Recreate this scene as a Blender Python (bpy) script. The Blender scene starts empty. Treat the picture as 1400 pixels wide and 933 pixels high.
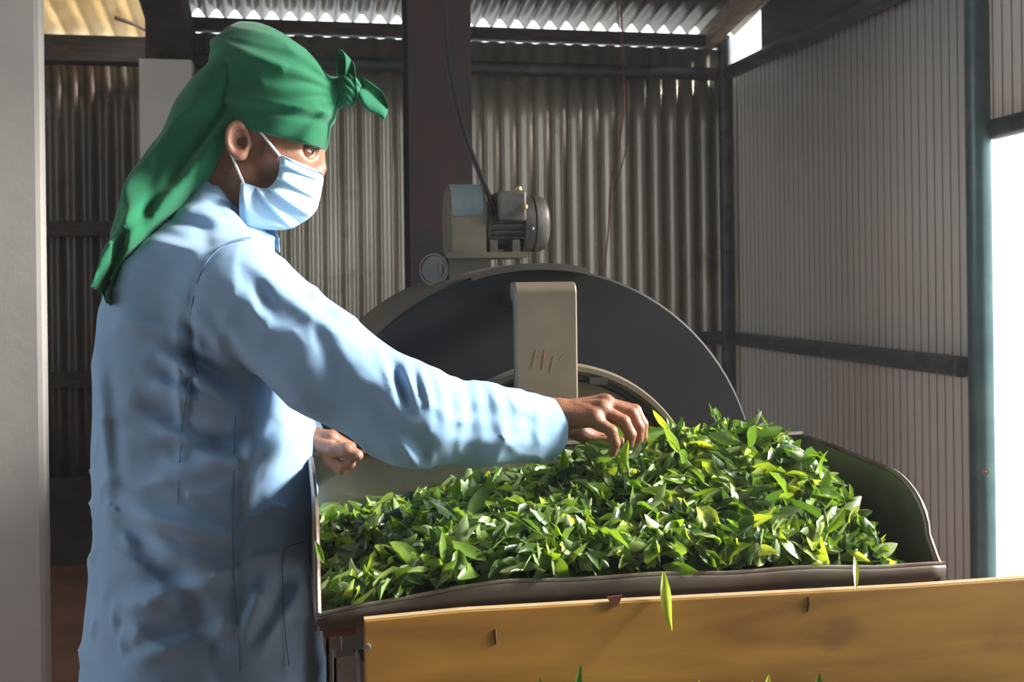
import bpy, math, random
import numpy as np
from mathutils import Vector, Matrix, Euler, noise as mnoise

# ---------------------------------------------------------------- camera, sky, light, exposure
SC = bpy.context.scene
COL = SC.collection
CAMZ = 1.35
HEAD = math.radians(11.5)       # the camera looks this far to the right of the room's depth axis
ROLL = 0.012
F = 1500.0                      # focal length in pixels of the 1400x933 frame
cam_d = bpy.data.cameras.new('camera')
cam = bpy.data.objects.new('camera', cam_d); COL.objects.link(cam)
cam_d.sensor_width = 36.0; cam_d.lens = 36.0 * F / 1400.0
cam_d.shift_y = -(466.5 - 383) / 1400.0
cam_d.clip_start = 0.02
cam_d.dof.use_dof = True
cam_d.dof.focus_distance = 1.60
cam_d.dof.aperture_fstop = 9.0
cam.location = (0, 0, CAMZ)
cam.rotation_euler = (math.radians(90), ROLL, -HEAD)
SC.camera = cam

w = bpy.data.worlds.new('sky'); SC.world = w; w.use_nodes = True
bg = w.node_tree.nodes['Background']
bg.inputs[0].default_value = (0.86, 0.94, 1.0, 1)
bg.inputs[1].default_value = 3.0

sun_d = bpy.data.lights.new('sun', 'SUN'); sun = bpy.data.objects.new('sun', sun_d); COL.objects.link(sun)
sun_d.energy = 12.5; sun_d.angle = math.radians(14); sun_d.color = (1.0, 0.97, 0.92)
SUN_DIR = Vector((0.88, -0.08, 0.43)).normalized()          # towards the sun
sun.rotation_euler = SUN_DIR.to_track_quat('Z', 'Y').to_euler()
sun.location = (6, -1, 4)

def portal(loc, rot, sx, sy):
    d = bpy.data.lights.new('sky_portal', 'AREA'); d.shape = 'RECTANGLE'; d.size = sx; d.size_y = sy
    d.cycles.is_portal = True
    o = bpy.data.objects.new('sky_portal', d); COL.objects.link(o); o.location = loc; o.rotation_euler = rot
portal((2.12, 1.45, 1.4), (0, math.radians(90), 0), 2.9, 2.9)      # the open side of the shed
portal((-3.08, 1.6, 1.95), (0, math.radians(-90), 0), 1.9, 3.0)        # the window high in the left side wall

SC.view_settings.view_transform = 'Standard'
SC.view_settings.look = 'None'
SC.view_settings.gamma = 1.0
SC.view_settings.use_curve_mapping = False
SC.view_settings.exposure = 0.0
SC.cycles.max_bounces = 8
SC.cycles.use_denoising = True

# ---------------------------------------------------------------- geometry of the view, used for measuring
CA, SA = math.cos(HEAD), math.sin(HEAD)
CR, SR = math.cos(ROLL), math.sin(ROLL)
def ray(px, py):
    qx, qy = px - 700.0, 383.0 - py
    return (qx * CR + qy * SR) / F, (-qx * SR + qy * CR) / F
def q(px, py, yc):                       # measuring frame: right, depth, height
    a, b = ray(px, py)
    return np.array([a * yc, yc, CAMZ + b * yc])
def tw(p):                               # measuring frame -> room
    return (p[0] * CA + p[1] * SA, -p[0] * SA + p[1] * CA, p[2])
def P(px, py, yc): return Vector(tw(q(px, py, yc)))
def PY(px, py, Y):                       # point on the plane Y = const of the room
    a, b = ray(px, py)
    yc = Y / (CA - a * SA)
    return P(px, py, yc)

# ---------------------------------------------------------------- materials
MATS = {}
def nd(nt, t, **kw):
    n = nt.nodes.new(t)
    for k, v in kw.items(): setattr(n, k, v)
    return n
def mat(name, c1, c2=None, rough=0.6, metal=0.0, scale=8.0, stretch=(1, 1, 1), bump=0.0, bscale=None, detail=6.0,
        ramp=(0.35, 0.65), spec=0.5, c3=None, transl=0.0, rust=None, rustscale=6.0, rustpos=(0.62, 0.72)):
    if name in MATS: return MATS[name]
    m = bpy.data.materials.new(name); m.use_nodes = True; MATS[name] = m
    nt = m.node_tree; b = nt.nodes['Principled BSDF']
    b.inputs['Roughness'].default_value = rough; b.inputs['Metallic'].default_value = metal
    b.inputs['Specular IOR Level'].default_value = spec
    c2 = c2 or c1
    tc = nd(nt, 'ShaderNodeTexCoord'); mp = nd(nt, 'ShaderNodeMapping'); mp.inputs['Scale'].default_value = stretch
    nt.links.new(tc.outputs['Object'], mp.inputs['Vector'])
    nz = nd(nt, 'ShaderNodeTexNoise'); nz.inputs['Scale'].default_value = scale; nz.inputs['Detail'].default_value = detail
    nt.links.new(mp.outputs[0], nz.inputs['Vector'])
    cr = nd(nt, 'ShaderNodeValToRGB'); e = cr.color_ramp.elements
    e[0].position, e[1].position = ramp; e[0].color = (*c1, 1); e[1].color = (*c2, 1)
    if c3:
        n3 = e.new((ramp[0] + ramp[1]) / 2); n3.color = (*c3, 1)
    nt.links.new(nz.outputs[0], cr.inputs[0])
    out = cr.outputs[0]
    if rust:
        n2 = nd(nt, 'ShaderNodeTexNoise'); n2.inputs['Scale'].default_value = rustscale; n2.inputs['Detail'].default_value = 8
        nt.links.new(tc.outputs['Object'], n2.inputs['Vector'])
        mr = nd(nt, 'ShaderNodeMapRange'); mr.inputs[1].default_value, mr.inputs[2].default_value = rustpos
        nt.links.new(n2.outputs[0], mr.inputs[0])
        mx = nd(nt, 'ShaderNodeMix', data_type='RGBA'); nt.links.new(mr.outputs[0], mx.inputs[0])
        nt.links.new(out, mx.inputs[6]); mx.inputs[7].default_value = (*rust, 1); out = mx.outputs[2]
    nt.links.new(out, b.inputs['Base Color'])
    if bump:
        nb = nd(nt, 'ShaderNodeTexNoise'); nb.inputs['Scale'].default_value = bscale or scale * 4; nb.inputs['Detail'].default_value = 5
        nt.links.new(mp.outputs[0], nb.inputs['Vector'])
        bp = nd(nt, 'ShaderNodeBump'); bp.inputs['Strength'].default_value = bump; bp.inputs['Distance'].default_value = 0.004
        nt.links.new(nb.outputs[0], bp.inputs['Height']); nt.links.new(bp.outputs[0], b.inputs['Normal'])
    if transl:
        tr = nd(nt, 'ShaderNodeBsdfTranslucent'); nt.links.new(out, tr.inputs[0])
        ms = nd(nt, 'ShaderNodeMixShader'); ms.inputs[0].default_value = transl
        nt.links.new(b.outputs[0], ms.inputs[1]); nt.links.new(tr.outputs[0], ms.inputs[2])
        nt.links.new(ms.outputs[0], nt.nodes['Material Output'].inputs[0])
    return m

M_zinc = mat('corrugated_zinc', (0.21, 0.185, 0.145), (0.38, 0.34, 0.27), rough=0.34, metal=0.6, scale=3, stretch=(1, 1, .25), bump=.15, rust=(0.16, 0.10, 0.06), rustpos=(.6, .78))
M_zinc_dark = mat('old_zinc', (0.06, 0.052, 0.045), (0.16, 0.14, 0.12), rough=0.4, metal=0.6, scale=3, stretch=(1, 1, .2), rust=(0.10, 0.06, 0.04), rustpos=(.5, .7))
M_roof = mat('roof_zinc', (0.065, 0.048, 0.03), (0.17, 0.125, 0.075), rough=0.4, metal=0.5, scale=4, stretch=(1, .3, 1), rust=(0.10, 0.06, 0.035), rustpos=(.5, .68))
M_skylight = mat('fibreglass_sheet', (0.80, 0.66, 0.42), (0.90, 0.78, 0.55), rough=0.5, scale=5, transl=0.38)
M_cream = mat('cream_ribbed_steel', (0.72, 0.67, 0.615), (0.82, 0.77, 0.71), rough=0.45, scale=2.5, stretch=(1, 1, .3), bump=.08, spec=.4)
M_tube = mat('painted_tube', (0.018, 0.026, 0.032), (0.045, 0.058, 0.065), rough=0.45, metal=.3, scale=12, rust=(0.13, 0.09, 0.07), rustpos=(.55, .75))
M_green_tube = mat('green_tube', (0.03, 0.075, 0.08), (0.06, 0.12, 0.12), rough=0.3, metal=.3, scale=10, rust=(0.2, 0.14, 0.1), rustpos=(.6, .8))
M_beam = mat('dark_timber', (0.018, 0.012, 0.009), (0.045, 0.03, 0.02), rough=0.8, scale=10, stretch=(1, 1, 6), bump=.3)
M_rafter = mat('pale_timber', (0.22, 0.15, 0.10), (0.36, 0.26, 0.17), rough=0.8, scale=10, stretch=(1, 1, 6), bump=.3)
M_redsteel = mat('red_oxide_steel', (0.016, 0.006, 0.006), (0.05, 0.012, 0.011), rough=0.6, scale=7, bump=.2, rust=(0.02, 0.015, 0.015), rustpos=(.45, .7))
M_plaster = mat('lime_plaster', (0.50, 0.46, 0.42), (0.60, 0.56, 0.51), rough=0.85, scale=3, bump=.25, bscale=30)
M_plinth = mat('plinth_concrete', (0.03, 0.022, 0.018), (0.06, 0.045, 0.035), rough=0.9, scale=6, bump=.3)
M_floor = mat('red_floor', (0.13, 0.055, 0.035), (0.24, 0.11, 0.07), rough=0.6, scale=4, bump=.2, bscale=25)
M_ground = mat('bright_yard', (0.55, 0.52, 0.46), (0.70, 0.67, 0.6), rough=0.9, scale=2)
M_block = mat('whitewashed_block', (0.78, 0.78, 0.76), (0.88, 0.88, 0.86), rough=0.9, scale=6)
M_drum = mat('dull_steel', (0.07, 0.062, 0.055), (0.12, 0.108, 0.095), rough=0.42, metal=.55, scale=5, bump=.08, rust=(0.12, 0.075, 0.05), rustpos=(.62, .8))
M_plate = mat('black_plate', (0.011, 0.0105, 0.011), (0.024, 0.022, 0.023), rough=0.6, metal=.2, spec=.25, scale=4, bump=.06)
M_tan = mat('tan_steel', (0.15, 0.12, 0.08), (0.235, 0.19, 0.13), rough=0.45, metal=.3, scale=6, bump=.06, rust=(0.26, 0.12, 0.07), rustscale=14, rustpos=(.66, .74))
M_motor = mat('grey_casting', (0.07, 0.063, 0.054), (0.13, 0.115, 0.10), rough=0.5, metal=.4, scale=20, bump=.15)
M_bluegrey = mat('bluegrey_enamel', (0.055, 0.075, 0.085), (0.085, 0.105, 0.11), rough=0.5, metal=.2, scale=20)
M_brass = mat('brass', (0.5, 0.36, 0.18), (0.62, 0.48, 0.26), rough=0.35, metal=.9, scale=20)
M_chrome = mat('bright_steel', (0.5, 0.5, 0.5), (0.65, 0.65, 0.65), rough=0.3, metal=.9, scale=20)
M_black = mat('black_rubber', (0.012, 0.012, 0.012), (0.02, 0.02, 0.02), rough=0.5)
M_redwire = mat('red_plastic', (0.22, 0.03, 0.02), (0.3, 0.05, 0.03), rough=0.5)
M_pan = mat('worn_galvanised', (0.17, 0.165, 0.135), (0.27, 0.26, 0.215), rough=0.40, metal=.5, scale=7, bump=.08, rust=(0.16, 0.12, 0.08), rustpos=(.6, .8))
M_rim = mat('worn_rim', (0.20, 0.165, 0.135), (0.32, 0.27, 0.22), rough=0.35, metal=.6, scale=18, bump=.2, rust=(0.22, 0.11, 0.07), rustscale=12, rustpos=(.5, .65))
M_post = mat('grey_paint', (0.24, 0.22, 0.20), (0.33, 0.30, 0.27), rough=0.6, scale=10, bump=.2, rust=(0.2, 0.13, 0.08), rustpos=(.6, .7))

def wood_mat():
    m = bpy.data.materials.new('varnished_plywood'); m.use_nodes = True; nt = m.node_tree; b = nt.nodes['Principled BSDF']
    tc = nd(nt, 'ShaderNodeTexCoord'); mp = nd(nt, 'ShaderNodeMapping'); mp.inputs['Scale'].default_value = (1.2, 1.2, 9)
    nt.links.new(tc.outputs['Object'], mp.inputs[0])
    n1 = nd(nt, 'ShaderNodeTexNoise'); n1.inputs['Scale'].default_value = 2.2; n1.inputs['Detail'].default_value = 8; n1.inputs['Distortion'].default_value = .6
    nt.links.new(mp.outputs[0], n1.inputs[0])
    cr = nd(nt, 'ShaderNodeValToRGB'); e = cr.color_ramp.elements
    e[0].position = .3; e[0].color = (0.20, 0.085, 0.016, 1); e[1].position = .72; e[1].color = (0.42, 0.215, 0.042, 1)
    nt.links.new(n1.outputs[0], cr.inputs[0])
    n2 = nd(nt, 'ShaderNodeTexNoise'); n2.inputs['Scale'].default_value = 5; n2.inputs['Detail'].default_value = 4
    mp2 = nd(nt, 'ShaderNodeMapping'); mp2.inputs['Scale'].default_value = (1.5, 1, 3); nt.links.new(tc.outputs['Object'], mp2.inputs[0]); nt.links.new(mp2.outputs[0], n2.inputs[0])
    mr = nd(nt, 'ShaderNodeMapRange'); mr.inputs[1].default_value = .62; mr.inputs[2].default_value = .75; mr.inputs[4].default_value = .5
    nt.links.new(n2.outputs[0], mr.inputs[0])
    mx = nd(nt, 'ShaderNodeMix', data_type='RGBA'); nt.links.new(mr.outputs[0], mx.inputs[0]); nt.links.new(cr.outputs[0], mx.inputs[6]); mx.inputs[7].default_value = (.13, .06, .02, 1)
    nt.links.new(mx.outputs[2], b.inputs['Base Color']); b.inputs['Roughness'].default_value = .42
    return m
M_wood = wood_mat()

def fabric(name, c1, c2, scale=3, rough=.85, weave=900, transl=0.0, sheen=.2):
    m = mat(name, c1, c2, rough=rough, scale=scale, spec=.25, bump=.12, bscale=weave, transl=transl)
    m.node_tree.nodes['Principled BSDF'].inputs['Sheen Weight'].default_value = sheen
    return m
M_coat = fabric('light_blue_cotton', (0.25, 0.42, 0.63), (0.30, 0.48, 0.70), transl=.08)
M_scarf = fabric('green_cotton', (0.007, 0.125, 0.054), (0.011, 0.168, 0.073), transl=.1)
M_mask = fabric('pale_blue_nonwoven', (0.55, 0.76, 0.92), (0.62, 0.82, 0.95), weave=500, transl=.25)
M_loop = fabric('white_elastic', (0.8, 0.78, 0.78), (0.88, 0.86, 0.86))
M_trouser = fabric('dark_trouser_cloth', (0.03, 0.035, 0.05), (0.05, 0.055, 0.07))
M_stitch = fabric('stitch_thread', (0.10, 0.16, 0.28), (0.12, 0.2, 0.34))
M_shoe = mat('shoe_rubber', (0.03, 0.03, 0.03), (0.05, 0.05, 0.05), rough=.5)
M_hair = mat('black_hair', (0.012, 0.009, 0.008), (0.03, 0.022, 0.018), rough=.45, scale=60, stretch=(1, 1, .2), bump=.5)
M_eyew = mat('eye_white', (0.42, 0.36, 0.33), rough=.5, spec=.2); M_iris = mat('dark_iris', (0.012, 0.008, 0.006), rough=.3, spec=.3)
M_nail = mat('finger_nail', (0.55, 0.33, 0.27), rough=.3)
def skin_mat():
    m = mat('skin', (0.29, 0.125, 0.070), (0.36, 0.165, 0.095), rough=.48, scale=12, bump=.25, bscale=220, c3=(0.33, 0.145, 0.082))
    b = m.node_tree.nodes['Principled BSDF']
    b.inputs['Subsurface Weight'].default_value = .12; b.inputs['Subsurface Scale'].default_value = .01
    b.inputs['Subsurface Radius'].default_value = (1.0, .35, .2)
    return m
M_skin = skin_mat()

def leaf_mat(name, per_object):
    m = bpy.data.materials.new(name); m.use_nodes = True; nt = m.node_tree; b = nt.nodes['Principled BSDF']
    if per_object: oi = nd(nt, 'ShaderNodeObjectInfo'); src = nt.nodes.new('ShaderNodeSeparateColor').outputs[0]; nt.links.new(oi.outputs['Color'], src.node.inputs[0])
    else: at = nd(nt, 'ShaderNodeAttribute', attribute_name='tint'); src = at.outputs['Fac']
    cr = nd(nt, 'ShaderNodeValToRGB'); e = cr.color_ramp.elements
    e[0].position = 0; e[0].color = (0.014, 0.040, 0.014, 1)
    e[1].position = 1; e[1].color = (0.52, 0.60, 0.12, 1)
    for p, c in ((.3, (0.032, 0.088, 0.020)), (.6, (0.14, 0.26, 0.034)), (.85, (0.32, 0.46, 0.06))):
        x = e.new(p); x.color = (*c, 1)
    nt.links.new(src, cr.inputs[0])
    tc = nd(nt, 'ShaderNodeTexCoord'); nz = nd(nt, 'ShaderNodeTexNoise'); nz.inputs['Scale'].default_value = 60
    nt.links.new(tc.outputs['Object'], nz.inputs[0])
    mx = nd(nt, 'ShaderNodeMix', data_type='RGBA', blend_type='MULTIPLY'); mx.inputs[0].default_value = .5
    nt.links.new(cr.outputs[0], mx.inputs[6]); nt.links.new(nz.outputs[1], mx.inputs[7])
    ge = nd(nt, 'ShaderNodeNewGeometry')
    pale = nd(nt, 'ShaderNodeMix', data_type='RGBA'); pale.inputs[7].default_value = (0.36, 0.45, 0.20, 1)     # the matt pale underside of a tea leaf
    sc = nd(nt, 'ShaderNodeMath', operation='MULTIPLY'); sc.inputs[1].default_value = .72
    nt.links.new(ge.outputs['Backfacing'], sc.inputs[0]); nt.links.new(sc.outputs[0], pale.inputs[0]); nt.links.new(cr.outputs[0], pale.inputs[6])
    nt.links.new(pale.outputs[2], b.inputs['Base Color'])
    b.inputs['Roughness'].default_value = .30; b.inputs['Specular IOR Level'].default_value = .9
    bp = nd(nt, 'ShaderNodeBump'); bp.inputs['Strength'].default_value = .35; bp.inputs['Distance'].default_value = .002
    nt.links.new(nz.outputs[0], bp.inputs['Height']); nt.links.new(bp.outputs[0], b.inputs['Normal'])
    tr = nd(nt, 'ShaderNodeBsdfTranslucent')
    br = nd(nt, 'ShaderNodeMix', data_type='RGBA', blend_type='MULTIPLY'); br.inputs[0].default_value = 1; br.inputs[7].default_value = (1.9, 1.8, .5, 1)
    nt.links.new(cr.outputs[0], br.inputs[6]); nt.links.new(br.outputs[2], tr.inputs[0])
    ms = nd(nt, 'ShaderNodeMixShader'); ms.inputs[0].default_value = .34
    nt.links.new(b.outputs[0], ms.inputs[1]); nt.links.new(tr.outputs[0], ms.inputs[2])
    nt.links.new(ms.outputs[0], nt.nodes['Material Output'].inputs[0])
    return m
M_leaf = leaf_mat('tea_leaf_green', True)
M_leafmass = leaf_mat('tea_leaf_mass', False)
M_stem = mat('tea_stem_green', (0.13, 0.26, 0.04), (0.22, 0.36, 0.07), rough=.5, scale=40)

# ---------------------------------------------------------------- mesh helpers
def link(name, verts, faces, m, parent=None, smooth=True, origin=None, sharp=None):
    me = bpy.data.meshes.new(name)
    v = np.asarray(verts, dtype=float)
    if origin is not None: v = v - np.asarray(origin, dtype=float)
    me.from_pydata([tuple(a) for a in v], [], [tuple(int(i) for i in f) for f in faces])
    me.validate(); me.update()
    if m: me.materials.append(m)
    if smooth:
        me.polygons.foreach_set('use_smooth', [True] * len(me.polygons))
        if sharp: me.set_sharp_from_angle(angle=math.radians(sharp))
    o = bpy.data.objects.new(name, me); COL.objects.link(o)
    if origin is not None: o.location = tuple(origin)
    if parent:
        o.parent = parent
        if origin is None: o.location = tuple(-Vector(parent_world(parent)))
        else: o.location = tuple(Vector(origin) - Vector(parent_world(parent)))
    return o
def parent_world(o):
    v = Vector(o.location)
    while o.parent: o = o.parent; v += Vector(o.location)
    return v
def tag(o, label=None, cat=None, group=None, kind=None):
    if label: o['label'] = label
    if cat: o['category'] = cat
    if group: o['group'] = group
    if kind: o['kind'] = kind
    return o
def empty(name, loc, label, cat, group=None):
    o = bpy.data.objects.new(name, None); COL.objects.link(o); o.location = loc; o.empty_display_size = .1
    return tag(o, label, cat, group)
def bevel(o, wdt=.003, seg=2):
    b = o.modifiers.new('bevel', 'BEVEL'); b.width = wdt; b.segments = seg; b.limit_method = 'ANGLE'; b.harden_normals = False
    return o
def solid(o, t):
    s = o.modifiers.new('solid', 'SOLIDIFY'); s.thickness = t; s.offset = 0
    return o

class MB:
    def __init__(s): s.v = []; s.f = []
    def add(s, v, f):
        n = len(s.v); s.v += [tuple(a) for a in v]; s.f += [tuple(i + n for i in g) for g in f]; return s
    def box(s, x0, x1, y0, y1, z0, z1):
        v = [(x, y, z) for x in (x0, x1) for y in (y0, y1) for z in (z0, z1)]
        return s.add(v, [(0, 1, 3, 2), (4, 6, 7, 5), (0, 4, 5, 1), (2, 3, 7, 6), (0, 2, 6, 4), (1, 5, 7, 3)])
    def tube(s, pts, r, n=10, cap=True):
        pts = [Vector(p) for p in pts]; rs = r if isinstance(r, (list, tuple)) else [r] * len(pts)
        rings = []; up = None
        for i, p in enumerate(pts):
            t = (pts[min(i + 1, len(pts) - 1)] - pts[max(i - 1, 0)]).normalized()
            if up is None: up = t.orthogonal().normalized()
            up = (up - t * up.dot(t)).normalized(); b = t.cross(up)
            rings.append([p + (up * math.cos(2 * math.pi * k / n) + b * math.sin(2 * math.pi * k / n)) * rs[i] for k in range(n)])
        v = [a for g in rings for a in g]; f = []
        for i in range(len(pts) - 1):
            for k in range(n):
                f.append((i * n + k, i * n + (k + 1) % n, (i + 1) * n + (k + 1) % n, (i + 1) * n + k))
        if cap: f += [tuple(range(n))[::-1], tuple(range((len(pts) - 1) * n, len(pts) * n))]
        return s.add(v, f)
    def lathe(s, c, axis, prof, n=48, cap=True):        # prof: (distance along axis, radius)
        axis = Vector(axis).normalized(); u = axis.orthogonal().normalized(); b = axis.cross(u); c = Vector(c)
        v = []; f = []
        for d, r in prof:
            for k in range(n):
                a = 2 * math.pi * k / n; v.append(c + axis * d + (u * math.cos(a) + b * math.sin(a)) * max(r, 1e-5))
        for i in range(len(prof) - 1):
            for k in range(n):
                f.append((i * n + k, i * n + (k + 1) % n, (i + 1) * n + (k + 1) % n, (i + 1) * n + k))
        if cap: f += [tuple(range(n))[::-1], tuple(range((len(prof) - 1) * n, len(prof) * n))]
        return s.add(v, f)
    def prism(s, poly, axis, a0, a1):                    # poly in the two other axes
        n = len(poly)
        def pt(p, a):
            return {'x': (a, p[0], p[1]), 'y': (p[0], a, p[1]), 'z': (p[0], p[1], a)}[axis]
        v = [pt(p, a0) for p in poly] + [pt(p, a1) for p in poly]
        f = [tuple(range(n))[::-1], tuple(range(n, 2 * n))] + [(k, (k + 1) % n, n + (k + 1) % n, n + k) for k in range(n)]
        return s.add(v, f)
    def build(s, name, m, parent=None, smooth=True, sharp=35, origin=None):
        return link(name, s.v, s.f, m, parent, smooth, origin, sharp)

def spline(pts, n):
    pts = [np.array(p, float) for p in pts]; out = []
    for i in range(len(pts) - 1):
        p0, p1, p2, p3 = pts[max(i - 1, 0)], pts[i], pts[i + 1], pts[min(i + 2, len(pts) - 1)]
        for k in range(n):
            t = k / n
            out.append(.5 * (2 * p1 + (p2 - p0) * t + (2 * p0 - 5 * p1 + 4 * p2 - p3) * t * t + (3 * p1 - p0 - 3 * p2 + p3) * t ** 3))
    out.append(pts[-1]); return out

# ---------------------------------------------------------------- the shed
def corr(name, fn, u0, u1, v0, v1, prof, step, nv, m):
    us = np.arange(u0, u1 + step / 2, step); vs = np.linspace(v0, v1, nv); V = []; Fc = []
    for v in vs:
        for u in us: V.append(fn(u, v, prof(u)))
    n = len(us)
    for j in range(nv - 1):
        for i in range(n - 1): Fc.append((j * n + i, j * n + i + 1, (j + 1) * n + i + 1, (j + 1) * n + i))
    o = link(name, V, Fc, m); solid(o, .0015); return o
wave = lambda pitch, amp: (lambda u: amp * math.sin(2 * math.pi * u / pitch))
def S(o, label=None): return tag(o, label, None, None, 'structure')

YB = 4.75; XR = 2.01
S(MB().box(-3.2, 2.2, -3.0, 5.75, -.12, 0).build('floor', M_floor, smooth=False), 'reddish brown concrete floor')
S(MB().box(2.2, 14, -10, 14, -.16, -.04).build('trim_1', M_ground, smooth=False), 'bright yard ground outside the shed')
S(corr('wall_back', lambda u, v, d: (u, YB + d, v), -.56, XR, .0, 2.40, wave(.0762, .0105), .0762 / 10, 8, M_zinc), 'grey corrugated iron back wall')
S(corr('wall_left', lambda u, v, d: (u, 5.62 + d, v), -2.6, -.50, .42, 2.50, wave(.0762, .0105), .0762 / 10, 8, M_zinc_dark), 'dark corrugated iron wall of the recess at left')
S(MB().box(-3.2, -.50, 5.60, 5.74, 0, .42).build('baseboard_left', M_plinth, smooth=False), 'dark concrete plinth under the recess wall')
S(MB().box(-.50, -.46, 4.72, 5.7, 0, 2.5).build('wall_return', M_plinth, smooth=False))
def rib(u):
    t = (u % .043) / .043
    return -.014 if t < .11 else 0.0
def ribwall(name, y0, y1, z0, z1):
    o = corr(name, lambda u, v, d: (XR - d, u, v), y0, y1, z0, z1, rib, .0043, 4, M_cream)
    o.data.materials.append(mat('groove_shade', (.19, .165, .14), (.30, .265, .23), scale=4, stretch=(1, 1, .2)))  # groove faces get a darker colour that stands in for their shade
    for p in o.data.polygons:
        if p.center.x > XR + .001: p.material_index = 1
    return S(o, 'cream ribbed sheet wall')
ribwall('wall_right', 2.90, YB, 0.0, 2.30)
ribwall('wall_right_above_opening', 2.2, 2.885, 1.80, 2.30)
S(MB().box(XR + .03, XR + .10, 3.6, YB - .26, 2.30, 2.9).box(XR + .03, XR + .10, 2.2, 3.6, 2.30, 3.1).build('wall_right_upper', M_beam, smooth=False), 'dark boarding above the cream wall')
# roof: rises towards the camera
def roofz(y): return 2.497 + .17 * (YB - y)
S(corr('ceiling', lambda u, v, d: (u, v, roofz(v) + d), -.55, 2.06, -3.0, YB + .035, wave(.0762, .019), .0762 / 8, 30, M_roof), 'corrugated iron roof seen from below')
S(corr('ceiling_left', lambda u, v, d: (u, v, 2.555 + .17 * (5.6 - v) + d), -3.2, -.60, 4.4, 5.75, wave(.11, .016), .11 / 8, 14, M_skylight), 'translucent corrugated roof sheet over the recess')
S(corr('ceiling_rear', lambda u, v, d: (u, v, 2.66 + .17 * (5.6 - v) + d), -3.2, -.60, -3.0, 4.4, wave(.11, .016), .11 / 8, 14, M_roof))
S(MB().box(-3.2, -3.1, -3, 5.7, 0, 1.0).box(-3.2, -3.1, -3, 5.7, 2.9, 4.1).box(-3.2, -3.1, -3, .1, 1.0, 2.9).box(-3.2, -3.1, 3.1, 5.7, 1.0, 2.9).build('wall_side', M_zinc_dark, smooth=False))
S(MB().box(XR, XR + .06, -3.0, .0, 0, 3.6).build('wall_right_rear', M_plaster, smooth=False))
S(MB().box(-3.2, 2.1, -3.05, -2.95, 0, 3.9).build('wall_rear', M_plaster, smooth=False))

def tubeS(name, a, b, r, m, label, n=16):
    return S(MB().tube([a, b], r, n).build(name, m, sharp=50), label)
tubeS('trim_2', (-.55, YB - .05, 2.275), (XR - .03, YB - .05, 2.275), .030, M_tube, 'upper horizontal steel tube along the back wall')
tubeS('trim_3', (-.55, YB - .05, 1.075), (XR - .03, YB - .05, 1.075), .030, M_tube, 'lower horizontal steel tube along the back wall')
tubeS('trim_4', (XR - .05, YB - .08, 2.275), (XR - .05, 2.2, 2.275), .032, M_tube, 'upper steel tube along the cream wall')
tubeS('trim_5', (XR - .05, YB - .08, 1.075), (XR - .05, 2.93, 1.075), .032, M_tube, 'lower steel tube along the cream wall')
tubeS('trim_6', (XR - .06, YB - .07, 0), (XR - .06, YB - .07, 2.43), .032, M_tube, 'dark corner post between back wall and cream wall')
tubeS('trim_7', (XR - .02, 2.885, 0), (XR - .02, 2.885, 2.9), .036, M_green_tube, 'green painted steel post beside the bright opening', 24)
tubeS('trim_8', (XR + .018, 2.865, 1.775), (XR + .018, 2.18, 1.79), .032, M_tube, 'tube lintel over the bright opening')
tubeS('trim_9', (XR - .0, 2.15, 0), (XR - .0, 2.15, 3.0), .04, M_tube, None)
S(MB().lathe(PY(1347, 645, 2.85), (-.6, -.8, 0), [(0, .010), (.006, .010), (.006, .005), (.018, .004)], 12).build('trim_10', M_rim), 'bolt on the green post')
S(MB().box(-.55, XR - .03, YB - .06, YB + .02, 2.405, 2.452).build('trim_11', M_beam, smooth=False), 'dark wall plate under the roof edge')
S(MB().box(-3.2, -.42, 5.40, 5.52, 2.395, 2.515).build('trim_12', M_beam, smooth=False), 'thick dark beam over the recess')
for i, z in enumerate((1.62, .90)):
    S(MB().box(-2.6, -.5, 5.52, 5.60, z - .035, z + .035).build('trim_%d' % (13 + i), M_beam, smooth=False), 'dark horizontal rail on the recess wall')
# rafters
def beam(name, a, b, w_, h_, m, label):
    a, b = Vector(a), Vector(b); t = (b - a).normalized(); s = t.cross(Vector((0, 0, 1))).normalized(); u = s.cross(t)
    v = [p + s * (i * w_ / 2) + u * (j * h_ / 2) for p in (a, b) for i in (-1, 1) for j in (-1, 1)]
    return S(MB().add(v, [(0, 1, 3, 2), (4, 6, 7, 5), (0, 4, 5, 1), (2, 3, 7, 6), (0, 2, 6, 4), (1, 5, 7, 3)]).build(name, m, smooth=False), label)
beam('trim_15', (XR - .12, YB + .05, 2.43), (XR - .12, 2.0, 2.43 + .17 * 2.75), .05, .09, M_rafter, 'pale timber rafter over the corner')
ra = PY(248, 84, 4.9); rb = PY(215, -40, 4.0)
beam('trim_16', ra, rb, .14, .16, M_beam, 'thick dark rafter above the head')
S(MB().box(-.56, -.48, 4.66, 4.80, 0, 2.6).build('trim_17', M_beam, smooth=False), 'dark post at the end of the back wall')
# plastered piers
a = PY(190, 80, 4.55); b = PY(262, 80, 4.55)
S(MB().box(a.x, b.x, 4.55, 4.68, 0, a.z).build('trim_18', M_plaster, smooth=False), 'short pale plastered pier behind the scarf')
a = PY(66, 400, 2.40)
o = S(MB().box(a.x - .62, a.x, 2.35, 2.40, 0, 3.06).build('trim_19', M_plaster, smooth=False), 'pale plastered pillar at left edge')
bevel(o, .012)
# red steel column
c0 = PY(562, 400, 3.2); c1 = PY(648, 400, 3.2)
mb = MB(); x0, x1 = c0.x, c1.x
mb.box(x0, x1, 3.20, 3.212, 0, 2.9).box(x0, x1, 3.36, 3.372, 0, 2.9).box((x0 + x1) / 2 - .004, (x0 + x1) / 2 + .004, 3.212, 3.36, 0, 2.9)
S(mb.build('trim_20', M_redsteel, smooth=False), 'dark red steel column behind the motor')

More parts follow.
